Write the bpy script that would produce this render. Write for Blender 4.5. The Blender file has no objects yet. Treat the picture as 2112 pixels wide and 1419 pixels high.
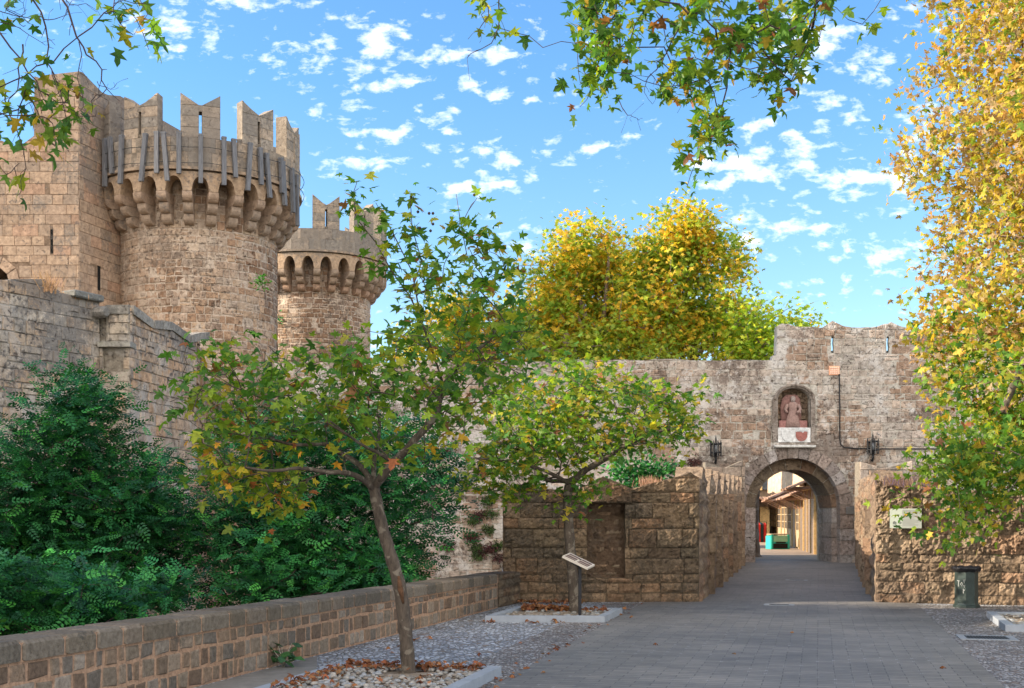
import bpy, math, random
import numpy as np
from mathutils import Vector, Matrix, noise
from mathutils.geometry import tessellate_polygon

S = bpy.context.scene
R = math.radians
# ------------------------------------------------------------------ camera
F, CX, HY, EYE = 2500.0, 1056.0, 1062.0, 1.7
cd = bpy.data.cameras.new("camera"); cam = bpy.data.objects.new("camera", cd)
S.collection.objects.link(cam); S.camera = cam
cam.location = (0, 0, EYE); cam.rotation_euler = (R(90), 0, 0)
cd.sensor_width = 36; cd.lens = F / 2112 * 36; cd.shift_y = (HY - 709.5) / 2112
cd.clip_start = 0.1; cd.clip_end = 3000
# ------------------------------------------------------------------ light
SUN_EL, SUN_AZ = 20.5, 1.5           # azimuth: degrees from -X towards -Y (in front)
S.view_settings.view_transform = 'Standard'; S.view_settings.look = 'None'
S.view_settings.gamma = 1; S.view_settings.exposure = 1.45
sd = bpy.data.lights.new("sun", 'SUN'); sd.energy = 4.2; sd.angle = R(0.5); sd.color = (1.0, 0.84, 0.65)
sun = bpy.data.objects.new("sun", sd); S.collection.objects.link(sun)
tosun = Vector((-math.cos(R(SUN_AZ)) * math.cos(R(SUN_EL)), -math.sin(R(SUN_AZ)) * math.cos(R(SUN_EL)), math.sin(R(SUN_EL))))
sun.rotation_euler = tosun.to_track_quat('Z', 'Y').to_euler()
W = bpy.data.worlds.new("World"); S.world = W; W.use_nodes = True
wt = W.node_tree; wt.nodes.clear()
def N(t, ty, **k):
    n = t.nodes.new(ty)
    for a, v in k.items(): setattr(n, a, v)
    return n
def L(t, a, b): t.links.new(a, b)
def mth(t, op, a, b=None, c=None, clamp=False):
    n = N(t, 'ShaderNodeMath', operation=op, use_clamp=clamp)
    for i, v in enumerate((a, b, c)):
        if v is None: continue
        if isinstance(v, (int, float)): n.inputs[i].default_value = v
        else: L(t, v, n.inputs[i])
    return n.outputs[0]
def vmt(t, op, a, b=None):
    n = N(t, 'ShaderNodeVectorMath', operation=op)
    for i, v in enumerate((a, b)):
        if v is None: continue
        if isinstance(v, (tuple, list)): n.inputs[i].default_value = v
        else: L(t, v, n.inputs[i])
    return n.outputs['Value'] if op in ('DOT_PRODUCT', 'LENGTH') else n.outputs[0]
def mixc(t, f, a, b, mode='MIX'):
    n = N(t, 'ShaderNodeMix', data_type='RGBA', blend_type=mode)
    for i, v in ((0, f), (6, a), (7, b)):
        if isinstance(v, (int, float)): n.inputs[i].default_value = v
        elif isinstance(v, (tuple, list)): n.inputs[i].default_value = (*v[:3], 1)
        else: L(t, v, n.inputs[i])
    return n.outputs[2]
def ramp(t, f, p0, p1, c0=(0, 0, 0), c1=(1, 1, 1), mode='EASE'):
    n = N(t, 'ShaderNodeValToRGB'); n.color_ramp.interpolation = mode
    e = n.color_ramp.elements
    e[0].position = p0; e[1].position = p1; e[0].color = (*c0, 1); e[1].color = (*c1, 1)
    L(t, f, n.inputs[0]); return n.outputs[0]
def nz(t, vec, scale, detail=4, rough=.55, dist=0, out=0):
    n = N(t, 'ShaderNodeTexNoise'); n.inputs['Scale'].default_value = scale; n.inputs['Detail'].default_value = detail
    n.inputs['Roughness'].default_value = rough; n.inputs['Distortion'].default_value = dist
    if vec is not None: L(t, vec, n.inputs['Vector'])
    return n.outputs[out]

sky = N(wt, 'ShaderNodeTexSky', sky_type='NISHITA', sun_disc=False)
sky.sun_elevation = R(SUN_EL); sky.sun_rotation = R(-90 - SUN_AZ)
sky.air_density = 1.0; sky.dust_density = 0.3; sky.ozone_density = 2.2; sky.altitude = 0
tc = N(wt, 'ShaderNodeTexCoord'); sep = N(wt, 'ShaderNodeSeparateXYZ'); L(wt, tc.outputs['Generated'], sep.inputs[0])
yy = mth(wt, 'MAXIMUM', sep.outputs['Y'], 0.05)
ax_ = mth(wt, 'DIVIDE', sep.outputs['X'], yy); ez_ = mth(wt, 'DIVIDE', sep.outputs['Z'], yy)
cmb = N(wt, 'ShaderNodeCombineXYZ'); L(wt, ax_, cmb.inputs[0]); L(wt, ez_, cmb.inputs[1])
CL = [(770, 60, 70, 22), (790, 100, 60, 25), (740, 200, 65, 30), (810, 165, 50, 22), (330, 50, 55, 36), (370, 105, 60, 14), (405, 65, 45, 22),
      (600, 130, 45, 35), (680, 115, 40, 25), (500, 12, 60, 14), (1010, 110, 60, 25), (950, 120, 45, 22), (980, 180, 40, 22), (770, 338, 75, 24), (690, 345, 35, 18),
      (960, 392, 70, 20), (885, 268, 50, 20), (975, 305, 55, 18), (1035, 370, 60, 18), (1065, 322, 60, 14), (1250, 287, 50, 13), (1200, 306, 30, 11),
      (1075, 520, 75, 26), (1110, 212, 40, 10), (765, 272, 45, 14), (1570, 335, 100, 26), (1690, 215, 58, 24), (1640, 285, 80, 20), (1750, 365, 85, 26),
      (1500, 352, 70, 22), (1560, 450, 90, 22), (1760, 420, 90, 20), (1690, 470, 90, 16), (1900, 225, 60, 30), (1890, 300, 60, 34), (1700, 90, 70, 26), (1820, 130, 45, 20),
      (1770, 255, 42, 20), (1600, 60, 60, 40), (1690, 150, 60, 22), (1890, 530, 60, 34), (1720, 515, 75, 14), (1690, 577, 45, 11), (1540, 505, 70, 18),
      (1450, 400, 50, 16), (1880, 20, 60, 30), (1240, 105, 40, 16), (1545, 270, 30, 16), (1100, 75, 24, 14), (1840, 365, 70, 16)]
warp = nz(wt, cmb.outputs[0], 26, 5, .6, 0, 1)
wv = vmt(wt, 'MULTIPLY', vmt(wt, 'SUBTRACT', warp, (.5, .5, .5)), (.11, .05, 0))
pos2 = vmt(wt, 'MULTIPLY', vmt(wt, 'ADD', cmb.outputs[0], wv), (1, 1, 0))
acc = None
for px, py, sx, sy in CL:
    c = ((px - CX) / F, (HY - py) / F, 0)
    d = vmt(wt, 'MULTIPLY', vmt(wt, 'SUBTRACT', pos2, c), (F / sx, F / sy, 0))
    g = mth(wt, 'EXPONENT', mth(wt, 'MULTIPLY', vmt(wt, 'DOT_PRODUCT', d, d), -0.8))
    acc = g if acc is None else mth(wt, 'ADD', acc, g)
st = vmt(wt, 'MULTIPLY', cmb.outputs[0], (1, 1.9, 0))
n1 = nz(wt, st, 48, 6, .6, .2); n2 = nz(wt, st, 14, 3, .5)
dens = mth(wt, 'ADD', mth(wt, 'MULTIPLY', acc, 0.52), mth(wt, 'MULTIPLY', mth(wt, 'SUBTRACT', n1, 0.5), 2.9))
dens = mth(wt, 'ADD', dens, mth(wt, 'MULTIPLY', mth(wt, 'SUBTRACT', n2, 0.5), 0.8))
dens = ramp(wt, dens, 0.30, 2.0, mode='LINEAR')
elv = ramp(wt, sep.outputs['Z'], 0.0, 0.34, (1.04, 1.03, 1.03), (0.66, 0.97, 1.18), 'LINEAR')
skyc = mixc(wt, 1.0, sky.outputs[0], elv, 'MULTIPLY')
skyc = mixc(wt, mth(wt, 'MULTIPLY', dens, 0.86), skyc, (6.3, 6.5, 6.9))
# unseen bright cloud sheet, added behind the camera as warm fill light
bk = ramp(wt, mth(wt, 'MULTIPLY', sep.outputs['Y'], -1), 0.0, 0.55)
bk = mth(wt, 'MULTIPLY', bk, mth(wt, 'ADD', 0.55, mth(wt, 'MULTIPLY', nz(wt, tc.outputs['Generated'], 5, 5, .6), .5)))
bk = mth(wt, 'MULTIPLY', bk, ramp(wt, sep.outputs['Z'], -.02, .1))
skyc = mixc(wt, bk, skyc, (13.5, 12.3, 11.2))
bg = N(wt, 'ShaderNodeBackground'); bg.inputs[1].default_value = 0.10
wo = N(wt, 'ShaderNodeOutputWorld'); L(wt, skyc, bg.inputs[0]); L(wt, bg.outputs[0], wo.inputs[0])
W.cycles.sampling_method = 'MANUAL'; W.cycles.sample_map_resolution = 512
S.cycles.use_denoising = True; S.cycles.max_bounces = 6; S.cycles.transparent_max_bounces = 4
S.cycles.diffuse_bounces = 3; S.cycles.glossy_bounces = 2; S.cycles.transmission_bounces = 3

# ------------------------------------------------------------------ helpers
def at(px, py, Y): return Vector(((px - CX) / F * Y, Y, EYE - (py - HY) / F * Y))
def gnd(px, py):
    Y = EYE * F / (py - HY); return Vector(((px - CX) / F * Y, Y, 0))
def absloc(o):
    v = Vector((0, 0, 0))
    while o is not None: v += o.location; o = o.parent
    return v
def tag(o, label=None, cat=None, group=None, kind=None):
    if label: o['label'] = label
    if cat: o['category'] = cat
    if group: o['group'] = group
    if kind: o['kind'] = kind
    return o
def thing(name, loc, label, cat, group=None):
    o = bpy.data.objects.new(name, None); S.collection.objects.link(o); o.location = loc
    o.empty_display_size = .2
    return tag(o, label, cat, group)
def link_mesh(name, V, Fc, mats, parent=None, cols=None, midx=None, smooth=False):
    me = bpy.data.meshes.new(name)
    off = absloc(parent)
    V = np.asarray(V, dtype=np.float64).reshape(-1, 3) - np.array(off)
    if isinstance(Fc, np.ndarray):      # uniform faces, fast
        nf, k = Fc.shape
        me.vertices.add(len(V)); me.vertices.foreach_set('co', V.ravel().astype(np.float32))
        me.loops.add(nf * k); me.loops.foreach_set('vertex_index', Fc.ravel().astype(np.int32))
        me.polygons.add(nf); me.polygons.foreach_set('loop_start', np.arange(0, nf * k, k, dtype=np.int32))
        me.update(calc_edges=True)
    else:
        me.from_pydata(V.tolist(), [], Fc); nf = len(Fc)
    if cols is not None:
        a = me.attributes.new('Col', 'FLOAT_COLOR', 'FACE')
        c = np.ones((nf, 4), dtype=np.float32); c[:, :3] = np.asarray(cols)[:, :3]
        a.data.foreach_set('color', c.ravel())
    if not isinstance(mats, (list, tuple)): mats = [mats]
    for m in mats: me.materials.append(m)
    if midx is not None: me.polygons.foreach_set('material_index', np.asarray(midx, dtype=np.int32))
    me.polygons.foreach_set('use_smooth', [smooth] * nf)
    me.validate(); me.update()
    o = bpy.data.objects.new(name, me); S.collection.objects.link(o)
    if parent: o.parent = parent
    return o
class MB:
    def __init__(s): s.v = []; s.f = []; s.c = []; s.m = []
    def add(s, vs, fs, col=(.5, .5, .5), mat=0):
        b = len(s.v); s.v.extend([tuple(v) for v in vs])
        for f in fs:
            s.f.append([b + i for i in f]); s.c.append(col); s.m.append(mat)
    def box(s, p, u, v, w, col=(.5, .5, .5), mat=0):     # corner p and three edge vectors
        p, u, v, w = map(Vector, (p, u, v, w))
        vs = [p, p+u, p+u+v, p+v, p+w, p+u+w, p+u+v+w, p+v+w]
        fl = [(0, 3, 2, 1), (4, 5, 6, 7), (0, 1, 5, 4), (1, 2, 6, 5), (2, 3, 7, 6), (3, 0, 4, 7)]
        if u.cross(v).dot(w) < 0: fl = [f[::-1] for f in fl]
        s.add(vs, fl, col, mat)
    def cbox(s, c, sx, sy, sz, col=(.5, .5, .5), mat=0, rz=0, bev=0):
        c = Vector(c); M = Matrix.Rotation(rz, 3, 'Z')
        if bev <= 0:
            s.box(c - M @ Vector((sx/2, sy/2, sz/2)), M @ Vector((sx, 0, 0)), M @ Vector((0, sy, 0)), (0, 0, sz), col, mat); return
        rings = []
        for z, ins in ((-sz/2, bev), (-sz/2+bev, 0), (sz/2-bev, 0), (sz/2, bev)):
            x, y = sx/2-ins, sy/2-ins; b2 = bev*.7
            rings.append([c + M @ Vector(q) for q in ((-x+b2, -y, z), (x-b2, -y, z), (x, -y+b2, z), (x, y-b2, z), (x-b2, y, z), (-x+b2, y, z), (-x, y-b2, z), (-x, -y+b2, z))])
        s.loft(rings, col, mat)
    def loft(s, rings, col=(.5, .5, .5), mat=0, caps=True):
        n = len(rings[0]); vs = [v for r in rings for v in r]; fs = []
        for i in range(len(rings)-1):
            for j in range(n):
                a = i*n+j; b = i*n+(j+1) % n; fs.append((a, b, b+n, a+n))
        if caps: fs.append(tuple(range(n))[::-1]); fs.append(tuple(range((len(rings)-1)*n, len(rings)*n)))
        s.add(vs, fs, col, mat)
    def tube(s, pts, rad, sides=8, col=(.5, .5, .5), mat=0):
        pts = [Vector(p) for p in pts]; rings = []; up = None
        for i, p in enumerate(pts):
            d = (pts[min(i+1, len(pts)-1)] - pts[max(i-1, 0)]).normalized()
            if up is None: up = d.orthogonal().normalized()
            up = (up - d * up.dot(d)).normalized(); b = d.cross(up)
            r = rad[i] if isinstance(rad, (list, tuple)) else rad
            rings.append([p + (up * math.cos(2*math.pi*k/sides) + b * math.sin(2*math.pi*k/sides)) * r for k in range(sides)])
        s.loft(rings, col, mat)
    def lathe(s, c, prof, sides=16, col=(.5, .5, .5), mat=0, rot=0):
        c = Vector(c)
        s.loft([[c + Vector((r*math.cos(rot+2*math.pi*k/sides), r*math.sin(rot+2*math.pi*k/sides), z)) for k in range(sides)] for r, z in prof], col, mat)
    def build(s, name, mats, parent=None, smooth=False):
        return link_mesh(name, s.v, s.f, mats, parent, s.c, s.m, smooth)

# ------------------------------------------------------------------ materials
def newmat(name):
    m = bpy.data.materials.new(name); m.use_nodes = True; t = m.node_tree; t.nodes.clear()
    b = N(t, 'ShaderNodeBsdfPrincipled'); o = N(t, 'ShaderNodeOutputMaterial'); L(t, b.outputs[0], o.inputs[0])
    b.inputs['Roughness'].default_value = .9; b.inputs['Specular IOR Level'].default_value = .25
    return m, t, b
def geo(t): return N(t, 'ShaderNodeNewGeometry').outputs['Position']
def obco(t): return N(t, 'ShaderNodeTexCoord').outputs['Object']
def attr(t, n='Col'): return N(t, 'ShaderNodeAttribute', attribute_name=n).outputs['Color']
def bump(t, b, h, strength=.5, dist=.02):
    n = N(t, 'ShaderNodeBump'); n.inputs['Strength'].default_value = strength; n.inputs['Distance'].default_value = dist
    L(t, h, n.inputs['Height']); L(t, n.outputs[0], b.inputs['Normal'])
def stone(name, pit=.5, pscale=9, lich=(.2, .19, .17), lamt=.6, lthr=.52, lscale=.6, pale=0, palec=(.5, .46, .4), dist=.035, fine=26, tint=(1, 1, 1), zg=None, pitc=(.11, .075, .055)):
    m, t, b = newmat(name); p = geo(t)
    base = mixc(t, 1, attr(t), tint, 'MULTIPLY')
    mot = nz(t, p, fine*.35, 6, .7); base = mixc(t, 1, base, ramp(t, mot, .25, .75, (.52, .50, .48), (1.42, 1.43, 1.44), 'LINEAR'), 'MULTIPLY')
    # pale lime wash
    if pale > 0:
        n = nz(t, p, 1.1, 6, .72, .4); base = mixc(t, mth(t, 'MULTIPLY', ramp(t, n, .50, .60), pale), base, palec)
    # grey-black lichen patches in large areas broken by fine specks
    big = nz(t, p, lscale, 5, .6, .3); fin = nz(t, p, fine*.5, 5, .75)
    f = mth(t, 'ADD', big, mth(t, 'MULTIPLY', mth(t, 'SUBTRACT', fin, .5), .55))
    if zg:
        z = N(t, 'ShaderNodeSeparateXYZ'); L(t, p, z.inputs[0])
        f = mth(t, 'ADD', f, mth(t, 'MULTIPLY', ramp(t, mth(t, 'DIVIDE', z.outputs[2], 20.0), zg[0]/20., zg[1]/20.), zg[2]))
    base = mixc(t, mth(t, 'MULTIPLY', ramp(t, f, lthr, lthr+.09), lamt), base, lich)
    # pits and speckle: threshold of rough noise, patchy
    pn = nz(t, p, pscale*1.6, 7, .78, .3); sel = ramp(t, nz(t, p, 1.4, 4, .6), .36, .62)
    pf = mth(t, 'SUBTRACT', 1.0, mth(t, 'MULTIPLY', ramp(t, pn, .55, .66), mth(t, 'MULTIPLY', mth(t, 'ADD', .35, mth(t, 'MULTIPLY', sel, .65)), pit)))
    base = mixc(t, mth(t, 'MULTIPLY', mth(t, 'SUBTRACT', 1, pf), .8), base, pitc)
    lt = nz(t, p, pscale*2.3, 6, .8); base = mixc(t, mth(t, 'MULTIPLY', ramp(t, lt, .56, .68), mth(t, 'MULTIPLY', pale, .8)), base, palec)
    L(t, base, b.inputs['Base Color'])
    h = mth(t, 'ADD', mth(t, 'MULTIPLY', nz(t, p, fine*.6, 8, .75), 1.0), mth(t, 'MULTIPLY', nz(t, p, fine*.14, 4, .6), 1.1))
    h = mth(t, 'ADD', h, mth(t, 'MULTIPLY', pf, 1.0))
    bump(t, b, h, .9, dist); b.inputs['Roughness'].default_value = .95
    return m
M = {}
M['shaft'] = stone('tower_rubble', .95, 5, (.17, .13, .10), .6, .53, .35, pale=.5, palec=(.52, .43, .34), dist=.06, fine=16, tint=(.84, .82, .79))
M['ashlar'] = stone('tower_ashlar', .6, 5, (.17, .155, .14), .62, .57, .33, dist=.03, fine=16, zg=(13.0, 16.0, .15), tint=(.86, .85, .82))
M['gate'] = stone('gate_stone', 1.0, 5, (.13, .095, .075), .75, .54, .6, pale=.75, palec=(.54, .515, .48), dist=.06, fine=15, tint=(1.0, 1.03, .99))
M['grey'] = stone('moat_wall_stone', .9, 5, (.17, .16, .15), .7, .535, .30, pale=.45, palec=(.50, .47, .43), dist=.04, fine=16, zg=(4.0, 7.0, .09), tint=(.95, .98, .95))
M['rough'] = stone('eroded_stone', 1.0, 9, (.085, .075, .06), .65, .49, .6, dist=.08, fine=34, tint=(1.0, .98, .94))
M['fort'] = stone('eroded_sandstone', .95, 7, (.15, .115, .09), .6, .52, .8, dist=.09, fine=24, tint=(.74, .77, .80))
M['para'] = stone('parapet_stone', .5, 22, (.07, .068, .06), .72, .60, 1.6, dist=.012, fine=60)
M['cap'] = stone('coping_stone', .6, 8, (.13, .13, .12), .6, .52, 1.2, dist=.03, fine=34)
M['marble'] = stone('white_marble', .05, 16, (.3, .3, .29), .3, .62, 1.5, dist=.004, fine=30)
M['redst'] = stone('red_stone', .2, 22, (.30, .26, .25), .5, .58, 2.0, dist=.015, fine=40)
def simple(name, col, rough=.6, metal=0, var=.15, sc=12, bd=.003, spec=.4):
    m, t, b = newmat(name); p = geo(t); n = nz(t, p, sc, 5, .65)
    c = ramp(t, n, .3, .7, tuple(x*(1-var) for x in col), tuple(x*(1+var) for x in col), 'LINEAR')
    L(t, c, b.inputs['Base Color']); b.inputs['Roughness'].default_value = rough; b.inputs['Metallic'].default_value = metal
    b.inputs['Specular IOR Level'].default_value = spec
    if bd: bump(t, b, nz(t, p, sc*4, 5, .7), .5, bd)
    return m
M['iron'] = simple('black_iron', (.012, .013, .015), .5, .3, .3, 40)
M['binm'] = simple('bin_green_paint', (.022, .038, .036), .42, .1, .35, 9, .002)
M['bag'] = simple('black_bag', (.01, .01, .012), .3, 0, .3, 30, .01)
M['postm'] = simple('black_post_paint', (.012, .013, .018), .35, .2, .2, 20, .001)
M['panel'] = simple('pale_panel', (.62, .56, .48), .4, 0, .06, 8, .001)
M['sign'] = simple('sign_plate', (.42, .47, .40), .35, 0, .05, 3, 0)
M['sign2'] = simple('sign_plate_grey', (.34, .36, .33), .35, 0, .05, 3, 0)
M['ink'] = simple('dark_print', (.13, .14, .13), .6, 0, .1, 30, 0)
M['ink2'] = simple('brown_print', (.14, .09, .08), .6, 0, .2, 30, 0)
M['chalk'] = simple('white_scrawl', (.6, .6, .58), .8, 0, .1, 30, 0)
M['kerb'] = simple('planter_kerb', (.26, .29, .33), .75, 0, .12, 7, .004)
M['teal'] = simple('teal_paint', (.02, .42, .34), .4, 0, .15, 5, .001)
M['tealpan'] = simple('pale_green_panel', (.25, .50, .33), .4, 0, .15, 5, .001)
M['timber'] = simple('golden_timber', (.52, .34, .14), .7, 0, .3, 8, .006)
M['shut'] = simple('shutter_metal', (.20, .15, .115), .5, .2, .25, 6, .002)
M['tile'] = simple('roof_tile', (.38, .24, .17), .9, 0, .45, 3, .02)
M['plast'] = simple('plaster', (.36, .27, .17), .9, 0, .35, 3, .02)
M['cloth'] = simple('beige_cloth', (.50, .38, .26), .95, 0, .3, 4, .02)
M['red'] = simple('red_cloth', (.62, .03, .02), .8, 0, .3, 8, .01)
M['glass'] = simple('window_glass', (.10, .11, .12), .15, 0, .3, 3, 0, .8)
M['clay'] = simple('terracotta_lattice', (.80, .42, .26), .8, 0, .15, 20, .004)
M['dark'] = simple('dark_void', (.015, .012, .01), .9, 0, .2, 4, 0)
M['grate'] = simple('drain_iron', (.06, .065, .07), .6, .4, .3, 30, .004)
M['gframe'] = simple('drain_frame', (.22, .24, .26), .8, 0, .15, 12, .004)
def woodmat(name, c1, c2):
    m, t, b = newmat(name); p = geo(t); v = vmt(t, 'MULTIPLY', p, (9, 9, .8))
    n = nz(t, v, 3, 6, .7, .5); L(t, ramp(t, n, .3, .7, c1, c2, 'LINEAR'), b.inputs['Base Color']); bump(t, b, n, .5, .01)
    return m
M['beam'] = woodmat('weathered_beam', (.075, .08, .09), (.20, .205, .22))
def barkmat(name, c1, c2, c3, sc=9):
    m, t, b = newmat(name); p = geo(t)
    v = vmt(t, 'MULTIPLY', p, (1, 1, .35)); n = nz(t, v, sc*1.5, 7, .7, .4)
    c = ramp(t, n, .3, .7, c1, c2, 'LINEAR'); k = nz(t, p, sc*.7, 4, .55, .5)
    c = mixc(t, mth(t, 'MULTIPLY', ramp(t, k, .55, .62), .7), c, c3); L(t, c, b.inputs['Base Color'])
    bump(t, b, mth(t, 'ADD', n, nz(t, v, sc*5, 4, .7)), .8, .018)
    return m
M['bark'] = barkmat('plane_bark', (.04, .032, .026), (.125, .10, .078), (.20, .175, .14), 12)
M['twig'] = barkmat('dark_twig', (.05, .035, .035), (.10, .07, .065), (.12, .09, .08), 30)
M['bgbark'] = barkmat('pale_bark', (.12, .08, .06), (.28, .21, .16), (.34, .29, .24), 4)
def leafmat(name, trans=.52, rough=.5, spec=.3):
    m, t, b = newmat(name); a = attr(t); p = geo(t)
    c = mixc(t, 1, a, ramp(t, nz(t, p, 28, 2), .3, .7, (.72, .72, .72), (1.25, 1.25, 1.25), 'LINEAR'), 'MULTIPLY')
    L(t, c, b.inputs['Base Color']); b.inputs['Roughness'].default_value = rough; b.inputs['Specular IOR Level'].default_value = spec
    tr = N(t, 'ShaderNodeBsdfTranslucent'); L(t, mixc(t, 1, c, (1.25, 1.2, .55), 'MULTIPLY'), tr.inputs[0])
    mx = N(t, 'ShaderNodeMixShader'); mx.inputs[0].default_value = trans
    o = [n for n in t.nodes if n.type == 'OUTPUT_MATERIAL'][0]
    L(t, b.outputs[0], mx.inputs[1]); L(t, tr.outputs[0], mx.inputs[2]); L(t, mx.outputs[0], o.inputs[0])
    return m
M['leaf'] = leafmat('plane_leaf'); M['glossleaf'] = leafmat('evergreen_leaf', .25, .5, .25)
M['dry'] = leafmat('dry_leaf', .2, .8, .1)

# ------------------------------------------------------------------ stone laying
PAL = dict(
    tower=[(.43, .29, .195), (.47, .33, .23), (.40, .26, .17), (.50, .36, .25), (.36, .24, .165), (.45, .34, .26), (.38, .30, .24)],
    ash=[(.40, .30, .225), (.43, .31, .225), (.38, .28, .21), (.45, .33, .24), (.35, .27, .21), (.42, .28, .20)],
    ring=[(.38, .31, .245), (.33, .285, .24), (.43, .34, .26), (.27, .24, .21), (.40, .32, .25)],
    gate=[(.44, .365, .315), (.47, .38, .33), (.39, .31, .26), (.50, .44, .40), (.45, .35, .29), (.36, .30, .265)],
    grey=[(.43, .34, .27), (.45, .34, .255), (.38, .32, .27), (.50, .41, .33), (.46, .32, .22), (.35, .30, .26)],
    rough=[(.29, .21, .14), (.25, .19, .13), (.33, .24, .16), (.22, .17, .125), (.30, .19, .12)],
    fort=[(.42, .30, .20), (.37, .26, .17), (.45, .33, .22), (.34, .24, .16), (.43, .27, .17)],
    para=[(.20, .16, .12), (.17, .125, .09), (.23, .18, .135), (.14, .12, .10), (.21, .15, .105), (.25, .21, .17), (.15, .105, .075)],
    capp=[(.15, .125, .095), (.12, .105, .085), (.17, .145, .115), (.19, .155, .12)],
)
def pick(rng, pal, j=.12):
    c = rng.choice(PAL[pal]); k = 1 + rng.uniform(-j, j); return tuple(x*k for x in c)
def trim(r, holes):
    u0, v0, u1, v1 = r
    for h in holes:
        if h[0] == 'r':
            _, a, b, c, d = h
        else:                                   # arch: cx, spring z, radius, bottom
            _, cx, zs, rad, zb = h
            vm = min(max((v0+v1)/2, zb), zs+rad)
            if vm <= zs: hw = rad
            else:
                q = rad*rad - (max(v0-zs, 0)*.5 + max(vm-zs, 0)*.5)**2
                if q <= 0: continue
                hw = math.sqrt(q)
            a, b, c, d = cx-hw, zb, cx+hw, zs+rad
        if u1 <= a or u0 >= c or v1 <= b or v0 >= d: continue
        opts = []
        if a-u0 > .05: opts.append((u0, v0, a, v1))
        if u1-c > .05: opts.append((c, v0, u1, v1))
        if h[0] == 'r':
            if b-v0 > .05: opts.append((u0, v0, u1, b))
            if v1-d > .05: opts.append((u0, d, u1, v1))
        if not opts: return None
        u0, v0, u1, v1 = max(opts, key=lambda q: (q[2]-q[0])*(q[3]-q[1]))
    return (u0, v0, u1, v1)
def lay(mb, mp, u0, u1, v0, v1, h, w, rng, pal, top=None, bot=None, holes=(), gap=.018, dep=(.01, .03), bev=.012, jit=.006, hv=.18, wv=.45, sub=0, amp=0, miss=0, cfun=None, split=0, edge=0):
    v = v0
    while v < v1-.04:
        hh = h*(1+rng.uniform(-hv, hv)); 
        if v+hh > v1-.08: hh = v1-v
        u = u0 + (-rng.random()*w*.8 if wv else 0)
        while u < u1:
            ww = w*(1+rng.uniform(-wv, wv)); a, b = max(u, u0), min(u+ww, u1); u += ww
            if b-a < .06 or rng.random() < miss: continue
            rects = [(a, v, b, v+hh)]
            if split and rng.random() < split:
                s = v+hh*rng.uniform(.4, .6); rects = [(a, v, b, s), (a, s, b, v+hh)]
            for r in rects:
                r = trim(r, holes)
                if r is None or r[2]-r[0] < .05 or r[3]-r[1] < .04: continue
                a1, c1, b1, d1 = r; g = gap/2
                a1 += g; b1 -= g; c1 += g; d1 -= g
                tl = tr_ = d1
                if top:
                    ta, tb = top(a1), top(b1); mid_ = min(top(a1+(b1-a1)*q_)-(ta+(tb-ta)*q_) for q_ in (.1, .3, .5, .7, .9))
                    if abs(mid_) > .08 or abs(ta-tb) > 1.2: ta = tb = min(ta, tb, min(top(a1+(b1-a1)*q_) for q_ in (.3, .5, .7)))
                    tl = min(d1, ta-.004); tr_ = min(d1, tb-.004)
                    if tl < c1+.02 and tr_ < c1+.02: continue
                    if tl < c1+.006 or tr_ < c1+.006:      # slope leaves the block: cut it where the top crosses its foot
                        lo_, hi_ = (a1, b1) if tr_ < c1+.006 else (b1, a1)
                        for _ in range(14):
                            md = (lo_+hi_)/2
                            if top(md)-.004 > c1+.006: lo_ = md
                            else: hi_ = md
                        if tr_ < c1+.006: b1 = lo_; tr_ = c1+.006
                        else: a1 = lo_; tl = c1+.006
                        if b1-a1 < .03: continue
                if bot and (c1+d1)/2 < bot((a1+b1)/2): continue
                J = lambda: rng.uniform(-jit, jit)
                q = [(a1+J(), c1+J()), (b1+J(), c1+J()), (b1+J(), tr_+(J() if tr_ == d1 else 0)), (a1+J(), tl+(J() if tl == d1 else 0))]
                d = rng.uniform(*dep); bv = min(bev, (b1-a1)*.3, (d1-c1)*.3)
                cx, cy = (a1+b1)/2, (c1+max(tl, tr_))/2
                col = cfun(cx, cy, rng) if cfun else pick(rng, pal)
                if sub:
                    n = max(2, int((b1-a1)/sub)); m_ = max(2, int((d1-c1)/sub)); vs = []; fs = []
                    for jj in range(m_+1):
                        for ii in range(n+1):
                            s_, t_ = ii/n, jj/m_
                            x = (q[0][0]*(1-s_)+q[1][0]*s_)*(1-t_)+(q[3][0]*(1-s_)+q[2][0]*s_)*t_
                            y = (q[0][1]*(1-s_)+q[1][1]*s_)*(1-t_)+(q[3][1]*(1-s_)+q[2][1]*s_)*t_
                            P = mp(x, y, 0); e = min(s_, 1-s_, t_, 1-t_)
                            nn = noise.fractal(Vector(P)*4.6, 1.0, 2.0, 4)
                            n2 = noise.noise(Vector(P)*23)
                            dd = max(0 if e == 0 else .002, (d+amp*(nn*.9+.6*n2+.15))*(edge if e == 0 else 1))
                            vs.append(mp(x, y, dd))
                    for jj in range(m_):
                        for ii in range(n):
                            k = jj*(n+1)+ii; fs.append((k, k+1, k+n+2, k+n+1))
                    mb.add(vs, fs, col); continue
                qi = [(x+(cx-x)/max(abs(cx-x), 1e-5)*bv, y+(cy-y)/max(abs(cy-y), 1e-5)*min(bv, abs(cy-y)*.6)) for x, y in q]
                vs = [mp(x, y, 0) for x, y in q] + [mp(x, y, d+rng.uniform(-.3, .3)*bev) for x, y in qi]
                mb.add(vs, [(4, 5, 6, 7), (0, 1, 5, 4), (1, 2, 6, 5), (2, 3, 7, 6), (3, 0, 4, 7)], col)
        v += hh
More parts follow.
